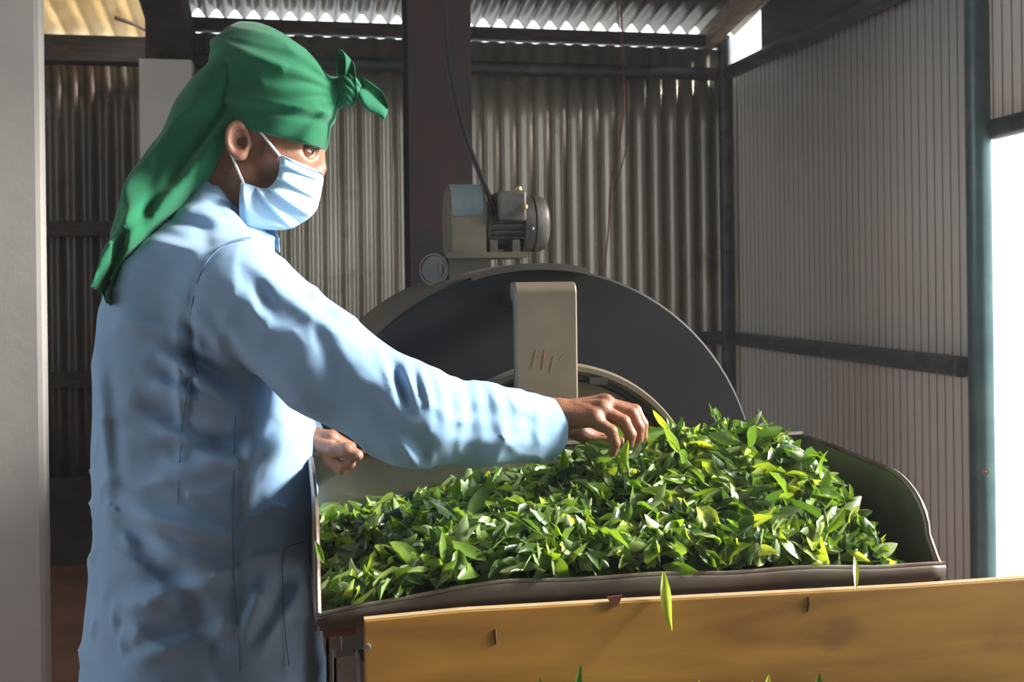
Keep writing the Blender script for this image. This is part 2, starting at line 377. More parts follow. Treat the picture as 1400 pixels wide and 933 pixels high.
# ---------------------------------------------------------------- outside
o = MB()
for r in range(7):
    for k in range(16):
        off = .2 if r % 2 else 0
        o.box(6.0, 6.18, 1.0 + k * .405 + off, 1.0 + k * .405 + off + .398, r * .205 - .04, r * .205 + .158)
tag(o.build('block_wall', M_block, smooth=False), 'sunlit whitewashed block wall out in the yard through the opening', 'wall')

def haze():
    m = bpy.data.materials.new('dusty_air'); m.use_nodes = True; nt = m.node_tree; nt.nodes.remove(nt.nodes['Principled BSDF'])
    v = nd(nt, 'ShaderNodeVolumeScatter'); v.inputs['Density'].default_value = .006; v.inputs['Anisotropy'].default_value = .35; v.inputs['Color'].default_value = (.95, .97, 1, 1)
    nt.links.new(v.outputs[0], nt.nodes['Material Output'].inputs['Volume'])
    o = MB().box(-3.0, XR - .03, -.6, 4.62, .02, 2.36).build('haze', m, smooth=False); tag(o, 'thin dusty haze in the air of the shed lit by daylight', 'haze', None, 'stuff'); return o
haze()
# ---------------------------------------------------------------- drum machine
MX, MZ = .445, .95
def arcdisc(r, n=96): return [(MX + r * math.cos(2 * math.pi * k / n), MZ + r * math.sin(2 * math.pi * k / n)) for k in range(n)]
mach = empty('roasting_drum_machine', (MX, 2.2, 0), 'large round steel tea drum machine behind the leaf pan', 'machine')
Y0 = 1.95
MB().lathe((MX, Y0 + .012, MZ), (0, 1, 0), [(0, .408), (0, .421), (.62, .421), (.64, .40)], 96).build('hull', M_drum, mach)
MB().lathe((MX, Y0, MZ), (0, 1, 0), [(.010, .20), (0, .21), (0, .419), (.004, .423), (.014, .423)], 96, cap=False).build('face_plate', M_plate, mach)
MB().lathe((MX, Y0 + .01, MZ), (0, 1, 0), [(0, .19), (-.10, .232), (-.135, .240)], 96, cap=False).build('neck_collar', M_plate, mach)
d = MB().lathe((MX, 1.815, MZ), (0, 1, 0), [(.012, 0), (.012, .228), (.016, .232), (.016, .240), (0, .240), (-.008, .246), (-.008, .254), (.004, .258), (.02, .258), (.02, .238)], 96, cap=False).build('door_disc', M_tan, mach)
MB().lathe((MX, 1.81, MZ), (0, 1, 0), [(.017, .2295), (.008, .2315), (.008, .2385), (.017, .2405)], 96, cap=False).build('rubber_seal', M_black, d)
lt = PY(818, 521, 1.81)
MB().box(lt.x - .016, lt.x + .016, 1.805, 1.829, lt.z - .006, lt.z + .006).build('latch', M_drum, d)
# box duct in front
bx0, bx1 = PY(705, 480, 1.775).x, PY(790, 480, 1.775).x
pts = [(1.775, .62), (1.775, 1.328)] + [(1.775 + .018 * (1 - math.cos(t)), 1.328 + .018 * math.sin(t)) for t in np.linspace(.2, math.pi / 2, 6)] + [(1.815, 1.346), (1.815, 1.32), (1.797, 1.31), (1.797, .62)]
MB().box(bx0 + .012, bx1 - .012, 1.80, 1.96, 1.305, 1.338).build('strap_bracket', M_plate, mach)
duct = MB().prism(pts, 'x', bx0, bx1).build('front_strap', M_tan, mach); bevel(duct, .003)
# scratched marks on the strap
def mark(px0, py0, px1, py1):
    A = PY(px0, py0, 1.7748); B = PY(px1, py1, 1.7748); return [tuple(A), tuple(B)]
mb = MB()
for s_ in ((733, 478, 727, 503), (733, 488, 745, 484), (745, 478, 741, 506), (741, 492, 757, 486), (757, 486, 752, 510), (765, 492, 772, 484)):
    mb.tube(mark(*s_), .0007, 5)
mb.build('chalk_mark', mat('red_chalk', (.33, .12, .08)), duct)
# top bracket of hull
a = PY(640, 385, 1.99); b = PY(792, 385, 1.99)
mb = MB(); n = 12
xs = np.linspace(a.x, b.x, n); top = [(x, MZ + math.sqrt(max(.424 ** 2 - (x - MX) ** 2, 0)) + .006) for x in xs]
bot = [(x, z - .012) for x, z in reversed(top)]
mb.prism(top + bot, 'y', 1.93, 2.10).build('top_flange', M_drum, mach)
# motor group, mounted on the hull
M_guard = mat('dusty_guard', (0.085, 0.07, 0.048), (0.15, 0.125, 0.085), rough=.5, metal=.3, scale=9, bump=.08)
YM = 2.28
def at(px, py, Y=YM): return PY(px, py, Y)
g0, g1 = at(610, 390), at(664, 346)
mb = MB().box(g0.x, g1.x, YM - .06, YM + .12, 1.30, g1.z - .012).box(g0.x - .008, at(712, 350).x, YM - .07, YM + .12, g1.z - .012, g1.z)
mb.build('motor_mount', M_guard, mach)
gd = at(609, 369)
MB().lathe((gd.x, YM + .0, gd.z), (-1, 0, -0), [(0, .030), (0, .036), (.012, .036), (.016, .032), (.02, .030), (.02, .0)], 40).build('end_bearing', M_motor, mach)
GW = MB()
s = at(588, 369); GW.lathe((s.x + .008, YM - .02, s.z), (-.55, -.83, 0), [(0, .0), (0, .034), (.006, .034), (.006, .030), (.004, .028), (.004, 0)], 40)
GW.build('dial_cover', M_motor, mach)
# belt guard: rounded drum-shaped cover, axis along x
b0, b1 = at(613, 345), at(659, 252); zc = (b0.z + b1.z) / 2; hh = (b1.z - b0.z) / 2
gu = MB().lathe((b0.x, YM + .02, zc), (1, 0, 0), [(0, .0), (0, hh - .004), (.004, hh), (b1.x - b0.x - .003, hh), (b1.x - b0.x, hh + .003), (b1.x - b0.x, 0)], 48, cap=False)
gu.box(b0.x + .0015, b1.x - .0015, YM + .02 - hh - .0005, YM + .02 + hh, b0.z - .004, zc)
gu.build('belt_guard', M_guard, mach)
mb = MB(); pc = at(640, 275); 
mb.lathe((b0.x + .004, YM + .02, zc), (1, 0, 0), [(0, hh + .001), (b1.x - b0.x - .008, hh + .001)], 48, cap=False)
v, f = [], []
for k in range(13):
    t = math.radians(95 + k * 7)
    for x in (b0.x + .002, b1.x - .002): v.append((x, YM + .02 + (hh + .0012) * math.cos(t), zc + (hh + .0012) * math.sin(t)))
for k in range(12): f.append((2 * k, 2 * k + 1, 2 * k + 3, 2 * k + 2))
link('paint_band', v, f, M_bluegrey, mach)
m0, m1 = at(662, 306), at(716, 306); mr_ = .050
mt = MB().lathe((m0.x, YM + .02, m0.z), (1, 0, 0), [(0, .0), (0, .040), (.004, .047), (.012, .047), (.012, .043), (m1.x - m0.x, .043), (m1.x - m0.x, 0)], 48).build('motor_body', M_motor, mach)
mb = MB()
for k in range(24):
    a_ = 2 * math.pi * k / 24 + .1
    c, s_ = math.cos(a_), math.sin(a_); e = .0014
    v = [(x, YM + .02 + r * c - e_ * s_, m0.z + r * s_ + e_ * c) for x in (m0.x + .012, m1.x - .004) for r in (.042, .0535) for e_ in (-e, e)]
    mb.add(v, [(0, 1, 3, 2), (4, 6, 7, 5), (0, 4, 5, 1), (2, 3, 7, 6), (0, 2, 6, 4), (1, 5, 7, 3)])
mb.build('cooling_fin', M_motor, mt)
f0 = at(716, 306); fl = at(749, 306).x - f0.x
fc = MB().lathe((f0.x, YM + .02, f0.z), (1, 0, 0), [(-.003, .0), (-.003, .0585), (.004, .0595), (.018, .0595), (.018, .056), (.022, .056), (.022, .0595), (fl - .014, .059), (fl - .005, .054), (fl, .043), (fl, 0)], 48).build('fan_cover', M_motor, mt)
t0, t1 = at(676, 298), at(714, 263)
tb = MB().box(t0.x, t1.x, YM - .045, YM + .035, t0.z - .01, t1.z).build('terminal_box', M_motor, mt); bevel(tb, .006, 3)
gl = at(710, 264)
MB().lathe((gl.x - .012, YM - .01, gl.z - .004), (.5, -.2, .8), [(0, .012), (.006, .012), (.006, .009), (.016, .009), (.020, .005), (.020, 0)], 16).build('brass_gland', M_brass, mt)
sc_ = at(711, 285); MB().lathe((sc_.x, YM - .047, sc_.z), (0, -1, 0), [(0, .007), (.004, .006), (.006, 0)], 12).build('brass_screw', M_brass, mt)
sc_ = at(722, 314); MB().lathe((sc_.x, YM - .042, sc_.z), (0, -1, 0), [(0, .004), (.004, .003), (.005, 0)], 12).build('steel_screw', M_chrome, mt)
mb = MB()
for x in (at(672, 340).x, at(702, 340).x): mb.box(x - .008, x + .008, YM - .03, YM + .07, g1.z, m0.z - .035)
mb.build('motor_foot', M_motor, mt)
mb = MB()
mb.box(MX - .36, MX - .28, 2.02, 2.50, 0, .80).box(MX + .28, MX + .36, 2.02, 2.50, 0, .80).box(MX - .36, MX + .36, 2.05, 2.47, .0, .06)
mb.build('frame', M_post, mach, smooth=False)

# cables
pw = [PY(607, -60, 2.6), PY(609, 40, 2.55), PY(617, 110, 2.5), PY(634, 180, 2.42), PY(655, 235, 2.34), PY(672, 276, 2.27), PY(676, 288, YM - .01)]
tag(MB().tube(spline(pw, 8), .0062, 10).build('power_cable', M_black), 'thick black power cable dropping from the roof to the motor', 'cable')
pw = [PY(848, -30, 4.5), PY(851, 60, 4.5), PY(853, 140, 4.52), PY(846, 200, 4.5), PY(835, 250, 4.5), PY(832, 310, 4.5), PY(827, 360, 4.5), PY(822, 392, 4.5), PY(821, 440, 4.5)]
tag(MB().tube(spline(pw, 6), .0032, 6).build('hanging_wire', M_redwire), 'thin red wire hanging in front of the corrugated back wall', 'wire')
pw = [PY(843, -30, 4.4), PY(846, 40, 4.4), PY(855, 120, 4.42), PY(856, 200, 4.45), PY(838, 262, 4.46)]
tag(MB().tube(spline(pw, 6), .0022, 6).build('hanging_wire', M_beam), 'thin dark wire looping down beside the red wire', 'wire')
tw_ = [PY(157, 24, 5.2), PY(180, 32, 5.25), PY(200, 42, 5.38), PY(214, 50, 5.42)]
tag(MB().tube(spline(tw_, 4), [.009] * 5 + [.007] * 8, 7).build('dry_stick', M_beam), 'dark stick lying on the thick beam under the bright roof sheet', 'stick')

# ---------------------------------------------------------------- leaf pan
PX0, PX1, PF, PB = .030, .860, 1.34, 1.746
ZR, ZT, ZF = .955, 1.068, .935
pan = empty('leaf_pan', ((PX0 + PX1) / 2, PB, .93), 'wide galvanised steel feed pan heaped with green tea leaves', 'pan')
o = MB().box(PX0, PX1, PB - .002, PB + .002, ZF - .02, ZT + .012).build('back_panel', M_pan, pan, smooth=False)
MB().tube([(PX0, PB, ZT + .012), (PX1, PB, ZT + .012)], .005, 8).build('rolled_edge', M_rim, o)
def side_prof():
    r = .11; p = [(PB, ZF - .01), (PB, ZT + .010), (PB - .12, ZT + .006), (PF + .03 + r, ZT - .002)]
    for t in np.linspace(0, math.pi / 2, 9)[1:]:
        p.append((PF + .03 + r - r * math.sin(t), ZT - .002 - .075 * (1 - math.cos(t))))
    p += [(PF + .012, ZR + .01), (PF, ZR - .004), (PF, ZF - .01)]
    return p
sp = side_prof()
for x in (PX0, PX1):
    o = MB().prism(sp, 'x', x - .0015, x + .0015).build('side_panel', M_pan, pan, smooth=False)
    edge = [(x, y, z) for y, z in sp[1:-1]]
    MB().tube(edge, .0042, 8).build('rolled_edge', M_rim, o)
for z, y in ((1.02, 1.68), (.985, 1.55)):
    MB().lathe((PX0 + .0015, y, z), (1, 0, 0), [(0, .006), (.003, .005), (.004, 0)], 12).build('rivet', M_black, pan)
def lipz(x): return float(np.interp(x, [.03, .10, .18, .26, .36, .50, .65, .78, .86], [-.010, .001, .013, .019, .020, .016, .009, .003, 0]))
# floor sheet and bent front lip with a slight wave
xs = np.linspace(PX0 - .004, PX1 + .006, 40); v = []; f = []
rows = [(PB, ZF - .005), (1.6, ZF - .004), (1.45, ZF), (PF + .02, ZF + .006), (PF + .008, ZR - .002), (PF + .001, ZR), (PF - .003, ZR - .004), (PF - .001, ZR - .012), (PF + .006, ZR - .024)]
for (y, z) in rows:
    for i, x in enumerate(xs):
        dz = .0025 * math.sin(x * 9 + 1) + .0015 * math.sin(x * 31) if z > ZF + .008 or y < PF + .0 else 0
        bow = -.004 * math.sin((x - PX0) / (PX1 - PX0) * math.pi) if y < PF + .01 else 0
        k_ = {ZR - .002: 1, ZR: 1, ZR - .004: 1, ZR - .012: .7, ZR - .024: .2}.get(z, 0)
        v.append((x, y + bow, z + dz + k_ * lipz(x)))
n = len(xs)
for j in range(len(rows) - 1):
    for i in range(n - 1): f.append((j * n + i, j * n + i + 1, (j + 1) * n + i + 1, (j + 1) * n + i))
o = link('bottom_sheet', v[:4 * n], [g for g in f if max(g) < 4 * n], M_pan, pan); solid(o, .002)
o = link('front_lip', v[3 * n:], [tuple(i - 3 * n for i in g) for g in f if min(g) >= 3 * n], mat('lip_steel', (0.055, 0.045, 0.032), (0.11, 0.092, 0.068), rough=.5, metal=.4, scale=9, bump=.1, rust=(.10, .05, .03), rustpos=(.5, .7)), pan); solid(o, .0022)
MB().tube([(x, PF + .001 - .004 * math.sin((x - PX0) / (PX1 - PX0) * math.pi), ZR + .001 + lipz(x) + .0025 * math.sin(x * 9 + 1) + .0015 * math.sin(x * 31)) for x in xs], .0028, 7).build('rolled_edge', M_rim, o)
# underframe that carries the pan
MB().box(PX0 + .03, PX1 - .03, 1.40, 1.43, ZF - .05, ZF - .012).box(PX0 + .03, PX1 - .03, 1.66, 1.69, ZF - .05, ZF - .012).build('bearer', M_post, pan, smooth=False)
tab = PY(447, 845, 1.37)
MB().box(PX0 + .006, PX0 + .045, 1.35, 1.358, ZR - .036, ZR - .02).build('red_glow_strip', mat('red_glow_tone', (.16, .03, .018), (.24, .055, .03), scale=20), pan, smooth=False)  # added strip; the reddish glow under the pan corner is its colour

# stand legs under the pan (the left one shows)
st = empty('pan_stand', ((PX0 + PX1) / 2, 1.55, 0), 'grey steel leg frame under the pan beside the blue coat', 'stand')
lx0, lx1 = PY(456, 890, 1.372).x, PY(488, 890, 1.372).x
for k, (xa, ya) in enumerate(((lx0, 1.372), (PX1 - .08, 1.372), (lx0, 1.66), (PX1 - .08, 1.66))):
    xb = xa + (lx1 - lx0)
    o = MB().box(xa, xb, ya, ya + .004, 0, ZF - .05).box(xa, xa + .004, ya, ya + .035, 0, ZF - .05).box(xb, xb + .003, ya - .004, ya + .035, 0, ZF - .05).build('leg', M_post, st, smooth=False)
MB().box(lx0, PX1 - .04, 1.376, 1.396, .15, .18).box(lx0, PX1 - .04, 1.664, 1.684, .15, .18).build('cross_bar', M_post, st, smooth=False)

# ---------------------------------------------------------------- wooden bin in front
bl = PY(499, 890, 1.31).x
BT = .930
wb = empty('wooden_bin', (.9, 1.1, 0), 'varnished yellow brown plywood bin standing in front of the pan', 'bin')
tops = [(bl, .947), (.2, .950), (.4, .947), (.8, .939), (1.75, .936)]
o = MB().prism([(bl, .55)] + tops + [(1.75, .55)], 'y', 1.312, 1.327).build('back_board', M_wood, wb, smooth=False); bevel(o, .0015)
mb = MB()
for (xa, za), (xb, zb) in zip(tops[:-1], tops[1:]):
    mb.add([(x, y, z + dz) for x, z in ((xa, za), (xb, zb)) for y in (1.3135, 1.3255) for dz in (-.001, .0012)], [(0, 1, 3, 2), (4, 6, 7, 5), (0, 4, 5, 1), (2, 3, 7, 6), (0, 2, 6, 4), (1, 5, 7, 3)])
mb.build('raw_edge', mat('raw_ply_edge', (.42, .28, .13), (.55, .38, .2), rough=.7, scale=30, stretch=(1, 6, 6)), o, smooth=False)
o2 = MB().box(bl, bl + .015, .88, 1.312, .55, .80).build('side_board', M_wood, wb, smooth=False)
MB().box(1.735, 1.75, .88, 1.312, .55, .80).build('side_board', M_wood, wb, smooth=False)
MB().box(bl, 1.75, .865, .88, .55, .78).build('front_board', M_wood, wb, smooth=False)
MB().box(bl, 1.75, .88, 1.312, .55, .562).build('bottom_board', M_wood, wb, smooth=False)
for xa in (bl + .02, 1.69):
    for ya in (.885, 1.27): MB().box(xa, xa + .04, ya, ya + .04, 0, .55).build('leg', M_wood, wb, smooth=False)
cp = PY(1105, 830, 1.312)
mb = MB().tube([(cp.x, 1.3115, cp.z + .013), (cp.x + .001, 1.3115, cp.z + .004), (cp.x - .001, 1.3115, cp.z - .006)], .0012, 6)
sp_ = MATS.get('dark_split') or mat('dark_split', (.05, .025, .01)); mb.build('split', sp_, o)
cp = PY(677, 872, 1.312); mb = MB().tube([(cp.x, 1.3115, cp.z + .01), (cp.x + .001, 1.3115, cp.z - .008)], .0014, 6)
mb.build('split', sp_, o)
rl = PY(840, 822, 1.312)
MB().prism([(rl.x - .010, rl.z + .006), (rl.x + .010, rl.z + .007), (rl.x + .004, rl.z - .006), (rl.x - .004, rl.z - .005)], 'y', 1.3095, 1.3125).build('rust_tab', mat('red_rust', (.10, .02, .01), (.16, .04, .02), scale=40), o)
nl = PY(503, 884, 1.312); MB().lathe((nl.x, 1.311, nl.z), (-.3, -1, 0), [(0, .004), (.006, .0045), (.007, 0)], 10).build('hinge_pin', M_chrome, o)

# ---------------------------------------------------------------- implicit surfaces for the figure (right, depth, height frame)
def grid(lo, hi, h):
    ax = [np.arange(lo[i], hi[i] + h, h, dtype=np.float32) for i in range(3)]
    X, Y, Z = np.meshgrid(*ax, indexing='ij'); return X, Y, Z
def smin(a, b, k):
    t = np.clip(.5 + .5 * (b - a) / k, 0, 1); return b + (a - b) * t - k * t * (1 - t)
def smax(a, b, k): return -smin(-a, -b, k)
def cone(G, a, b, ra, rb):
    X, Y, Z = G; d = np.subtract(b, a).astype(float); L = float(d @ d)
    t = np.clip(((X - a[0]) * d[0] + (Y - a[1]) * d[1] + (Z - a[2]) * d[2]) / L, 0, 1)
    return np.sqrt((X - a[0] - t * d[0]) ** 2 + (Y - a[1] - t * d[1]) ** 2 + (Z - a[2] - t * d[2]) ** 2) - (ra + t * (rb - ra))
def ell(G, c, r, rot=0.0):                # rot tips the ellipsoid in the right/height plane (positive = nose down)
    X, Y, Z = G; x, y, z = X - c[0], Y - c[1], Z - c[2]
    if rot:
        cs, sn = math.cos(rot), math.sin(rot); x, z = x * cs - z * sn, x * sn + z * cs
    k = np.sqrt((x / r[0]) ** 2 + (y / r[1]) ** 2 + (z / r[2]) ** 2)
    return (k - 1) * min(r) * np.clip(1.0, 0, 1) if False else (k - 1) * (k / np.maximum(np.sqrt((x / r[0] ** 2) ** 2 + (y / r[1] ** 2) ** 2 + (z / r[2] ** 2) ** 2), 1e-6))
def surf(G, D):
    """naive surface nets of the zero level"""
    X, Y, Z = G; o = np.array([X[0, 0, 0], Y[0, 0, 0], Z[0, 0, 0]]); h = float(X[1, 0, 0] - X[0, 0, 0])
    D = D.astype(np.float32); D[np.abs(D) < 1e-7] = 1e-7
    for sl in ((0,), (-1,)):
        D[sl[0], :, :] = np.maximum(D[sl[0], :, :], h); D[:, sl[0], :] = np.maximum(D[:, sl[0], :], h); D[:, :, sl[0]] = np.maximum(D[:, :, sl[0]], h)
    S_ = D < 0
    nx, ny, nz = D.shape
    c = np.zeros((nx - 1, ny - 1, nz - 1), int)
    for i in (0, 1):
        for j in (0, 1):
            for k in (0, 1): c += S_[i:nx - 1 + i, j:ny - 1 + j, k:nz - 1 + k]
    act = (c > 0) & (c < 8); idx = -np.ones(act.shape, int); ii = np.argwhere(act); idx[act] = np.arange(len(ii))
    acc = np.zeros((len(ii), 3)); cnt = np.zeros(len(ii))
    E = [((0, 0, 0), (1, 0, 0)), ((0, 1, 0), (1, 1, 0)), ((0, 0, 1), (1, 0, 1)), ((0, 1, 1), (1, 1, 1)),
         ((0, 0, 0), (0, 1, 0)), ((1, 0, 0), (1, 1, 0)), ((0, 0, 1), (0, 1, 1)), ((1, 0, 1), (1, 1, 1)),
         ((0, 0, 0), (0, 0, 1)), ((1, 0, 0), (1, 0, 1)), ((0, 1, 0), (0, 1, 1)), ((1, 1, 0), (1, 1, 1))]
    for a, b in E:
        da = D[ii[:, 0] + a[0], ii[:, 1] + a[1], ii[:, 2] + a[2]]; db = D[ii[:, 0] + b[0], ii[:, 1] + b[1], ii[:, 2] + b[2]]
        m = (da < 0) != (db < 0); t = np.where(m, da / np.where(m, da - db, 1), 0)
        p = np.array(a) + t[:, None] * (np.array(b) - np.array(a)); acc[m] += p[m]; cnt[m] += 1
    V = (ii + acc / cnt[:, None]) * h + o
    Fs = []
    for ax in range(3):
        A = S_[tuple(slice(0, -1) if q_ == ax else slice(1, -1) for q_ in range(3))]; B = S_[tuple(slice(1, None) if q_ == ax else slice(1, -1) for q_ in range(3))]
        e = np.argwhere(A != B); off = [0, 0, 0]
        for q_ in range(3):
            if q_ != ax: e[:, q_] += 1
        u, v = [(1, 2), (2, 0), (0, 1)][ax]
        def cell(du, dv):
            g = e.copy(); g[:, u] -= du; g[:, v] -= dv; return idx[g[:, 0], g[:, 1], g[:, 2]]
        quad = np.stack([cell(1, 1), cell(0, 1), cell(0, 0), cell(1, 0)], 1)
        s = S_[e[:, 0], e[:, 1], e[:, 2]]; quad[~s] = quad[~s][:, ::-1]; Fs.append(quad)
    return V, np.concatenate(Fs)
def toroom(V):
    V = np.asarray(V); return np.stack([V[:, 0] * CA + V[:, 1] * SA, -V[:, 0] * SA + V[:, 1] * CA, V[:, 2]], 1)
def meshsdf(name, G, D, m, parent, relax=1):
    V, Fq = surf(G, D)
    if relax:
        for _ in range(relax):
            acc = np.zeros_like(V); c = np.zeros(len(V))
            for a in range(4):
                i, j = Fq[:, a], Fq[:, (a + 1) % 4]
                np.add.at(acc, i, V[j]); np.add.at(c, i, 1); np.add.at(acc, j, V[i]); np.add.at(c, j, 1)
            V = V * .5 + acc / np.maximum(c, 1)[:, None] * .5
    V = toroom(V)
    return link(name, V, Fq, m, parent)
def proj(G):
    X, Y, Z = G; a = X / Y; b = (Z - CAMZ) / Y
    return 700 + F * (a * CR - b * SR), 383 - F * (a * SR + b * CR)
def seg2(px, py, a, b):
    dx, dy = b[0] - a[0], b[1] - a[1]; L = dx * dx + dy * dy
    t = np.clip(((px - a[0]) * dx + (py - a[1]) * dy) / L, 0, 1)
    return np.hypot(px - a[0] - t * dx, py - a[1] - t * dy), t, ((px - a[0]) * dy - (py - a[1]) * dx) / math.sqrt(L)
def folds(G, D, lst, ymid, scale=1.0, dirn=1):
    """drag folds of the cloth on the side turned to depth < ymid"""
    px, py = proj(G); w = np.clip((ymid - G[1]) * 30 + .5, 0, 1)
    for (x0, y0, x1, y1, wd, A) in lst:
        if A < 0: wd = wd * 1.2
        d, t, s = seg2(px, py, (x0, y0), (x1, y1)); e = np.sin(np.clip(t, .02, .98) * math.pi) ** .6
        D -= (A * scale * w * e * (np.exp(-(d / wd) ** 2) - .35 * np.exp(-((s - wd * 1.5) ** 2 / wd ** 2) - (np.maximum(d - 2.2 * wd, 0) / wd) ** 2))).astype(np.float32)
def crease(G, d, k, A, seed=0, sharp=3.0, warp=.35):
    """irregular cloth creases running across direction d"""
    X, Y, Z = G; r = np.random.RandomState(seed); w = 0
    for i in range(5):
        f = r.randn(3) * 9 * (1 + .5 * i); w = w + np.sin(f[0] * X + f[1] * Y + f[2] * Z + r.rand() * 6.28) / (1 + .6 * i)
    gate = np.clip(.5 + .8 * np.sin(11 * X + 7 * Z + 5 * w + seed) , 0, 1)
    ph = (d[0] * X + d[1] * Y + d[2] * Z) * k + w * warp * 3
    return (A * gate * (1 - np.abs(np.sin(ph))) ** sharp).astype(np.float32)
def wob(G, f, A, seed=0):
    X, Y, Z = G; r = np.random.RandomState(seed); out = 0
    for i in range(7):
        k = r.randn(3) * f * (1 + .4 * i); out = out + np.sin(k[0] * X + k[1] * Y + k[2] * Z + r.rand() * 6.28) / (1 + .5 * i)
    return (A * out / 2.5).astype(np.float32)

# ---------------------------------------------------------------- the worker
YM_ = 1.70                                   # depth of the body's middle
feet = P(270, 700, 1.72); feet.z = 0
worker = empty('person', tuple(feet), 'worker in light blue coat, green headscarf and face mask spreading leaves by hand', 'person')
def Q(px, py, yc): return q(px, py, yc)
MM = 1.133e-3                                # metres per pixel at YM_

# head, neck
H = 0.0021
lo, hi = Q(240, 345, 1.56), Q(475, 95, 1.84)
G = grid((lo[0], 1.585, lo[2]), (hi[0], 1.815, hi[2]), H)
def q2(px, py, dy=0.0): return Q(px, py, YM_ + dy) if False else np.array([*(lambda a: (a[0], YM_ + dy, a[2]))(q(px, py, YM_))])
tl = math.radians(9)
D = ell(G, q2(356, 142), (.090, .077, .090), tl)                               # skull
D = smin(D, ell(G, q2(392, 205), (.058, .062, .072), tl), .03)                 # face
D = smin(D, cone(G, q2(378, 258), q2(399, 284), .040, .021), .025)             # jaw and chin
for s in (-1, 1):
    D = smin(D, cone(G, q2(345, 240, s * .056), q2(392, 282, s * .018), .015, .014), .03)   # jaw line
    D = smin(D, cone(G, q2(410, 226, s * .036), q2(385, 220, s * .055), .016, .016), .02)   # cheek bone
    D = smin(D, cone(G, q2(430, 194, s * .012), q2(420, 192, s * .042), .008, .008), .014)  # brow
    D = smax(D, -cone(G, q2(435, 209, s * .031), q2(428, 209, s * .036), .010, .012), .010) # socket
D = smin(D, cone(G, q2(433, 205), q2(439, 231), .0075, .0085), .010)            # nose
for s in (-1, 1): D = smin(D, ell(G, q2(434, 237, s * .009), (.010, .008, .007)), .006)
D = smin(D, cone(G, q2(420, 256, -.014), q2(420, 256, .014), .008, .008), .010)
D = smin(D, cone(G, q2(418, 265, -.012), q2(418, 265, .012), .007, .007), .008)
D = smin(D, cone(G, q2(318, 200), q2(300, 330), .058, .062), .035)             # neck
for s in (-1, 1):                                                              # eye lids
    D = smin(D, ell(G, q2(424.5, 209, s * .032), (.0115, .0135, .0092)), .003)
    D = smax(D, -cone(G, q2(433, 208.5, s * .025), q2(429, 208.5, s * .047), .0029, .0024), .0015)
    D = smin(D, cone(G, q2(437, 203.5, s * .027), q2(428, 204, s * .043), .0026, .0024), .003)
# ears
for s in (-1, 1):
    ec = q2(344, 201, s * .077)
    X, Y, Z = G; x = X - ec[0]; y = (Y - ec[1]) * s; z = Z - ec[2]
    yy = y - .45 * (-x) - .004                                                  # the ear stands off towards the back
    rr = np.sqrt((x / .0150) ** 2 + ((z + .1 * x) / .026) ** 2)
    shell = np.maximum(np.abs(yy) - .0042, (rr - 1) * .0165)
    helix = np.sqrt(((rr - .86) * .016) ** 2 + (yy - .004) ** 2) - .0042
    bowl = np.sqrt((x - .003) ** 2 + (z + .002) ** 2 + (yy - .007) ** 2) - .0105
    e = smin(shell, helix, .003); e = smax(e, -bowl, .003)
    e = smin(e, np.sqrt((x - .004) ** 2 + (z + .023) ** 2 + (yy - .001) ** 2) - .0068, .005)
    e = smin(e, np.sqrt((x - .0125) ** 2 + (z + .004) ** 2 + (yy + .001) ** 2) - .0055, .004)
    D = smin(D, e, .004)
Vh, Fh = surf(G, D)

# right hand (nearer), back of the hand up, fingers closing on the leaves
lo, hi = Q(690, 640, 1.60), Q(905, 510, 1.64)
G = grid((lo[0], 1.53, lo[2] - .005), (hi[0], 1.74, hi[2]), .0019)
def chain(G, pts, rs, k=.004):
    D = None
    for i in range(len(pts) - 1):
        c = cone(G, pts[i], pts[i + 1], rs[i], rs[i + 1]); D = c if D is None else smin(D, c, k)
    return D
W0 = Q(700, 572, 1.628); W1 = Q(757, 569, 1.632)
mcp = [Q(812, 573, 1.597), Q(823, 561, 1.610), Q(829, 553, 1.630), Q(826, 552, 1.652)]
pip = [Q(836, 590, 1.590), Q(853, 577, 1.602), Q(864, 566, 1.622), Q(868, 562, 1.650)]
dip = [Q(841, 606, 1.592), Q(862, 594, 1.602), Q(873, 584, 1.620), Q(878, 580, 1.648)]
tip = [Q(838, 619, 1.597), Q(860, 609, 1.606), Q(873, 601, 1.622), Q(879, 597, 1.648)]
fr = [.0080, .0090, .0095, .0092]
D = cone(G, W0, W1, .026, .0235)
D = smax(D, np.abs(G[1] - 1.63) - .040, .01)
palm = None
for i in range(4):
    base = W1 + np.array([.012, (i - 1.5) * .012, 0])
    c = cone(G, base, mcp[i], .0185, .0125); palm = c if palm is None else smin(palm, c, .012)
D = smin(D, palm, .02)
fing = None
for i in range(4):
    fg = chain(G, [mcp[i], pip[i], dip[i], tip[i]], [fr[i] + .0018, fr[i] + .0006, fr[i] - .0004, fr[i] - .0016], .003)
    fg = smin(fg, ell(G, mcp[i] + np.array([0, 0, .002]), (.0115, .010, .010)), .005)
    fing = fg if fing is None else smin(fing, fg, .0012)
D = smin(D, fing, .006)
th = chain(G, [Q(775, 583, 1.650), Q(803, 597, 1.668), Q(828, 604, 1.668), Q(848, 606, 1.660)], [.0165, .0125, .0105, .0088], .006)
D = smin(D, th, .008)
for i in range(4):                                                              # tendons
    D = smin(D, cone(G, W1 + np.array([.03, (i - 1.5) * .010, .017]), mcp[i] + np.array([0, 0, .0085]), .002, .003), .010)
Vr, Fr_ = surf(G, D)

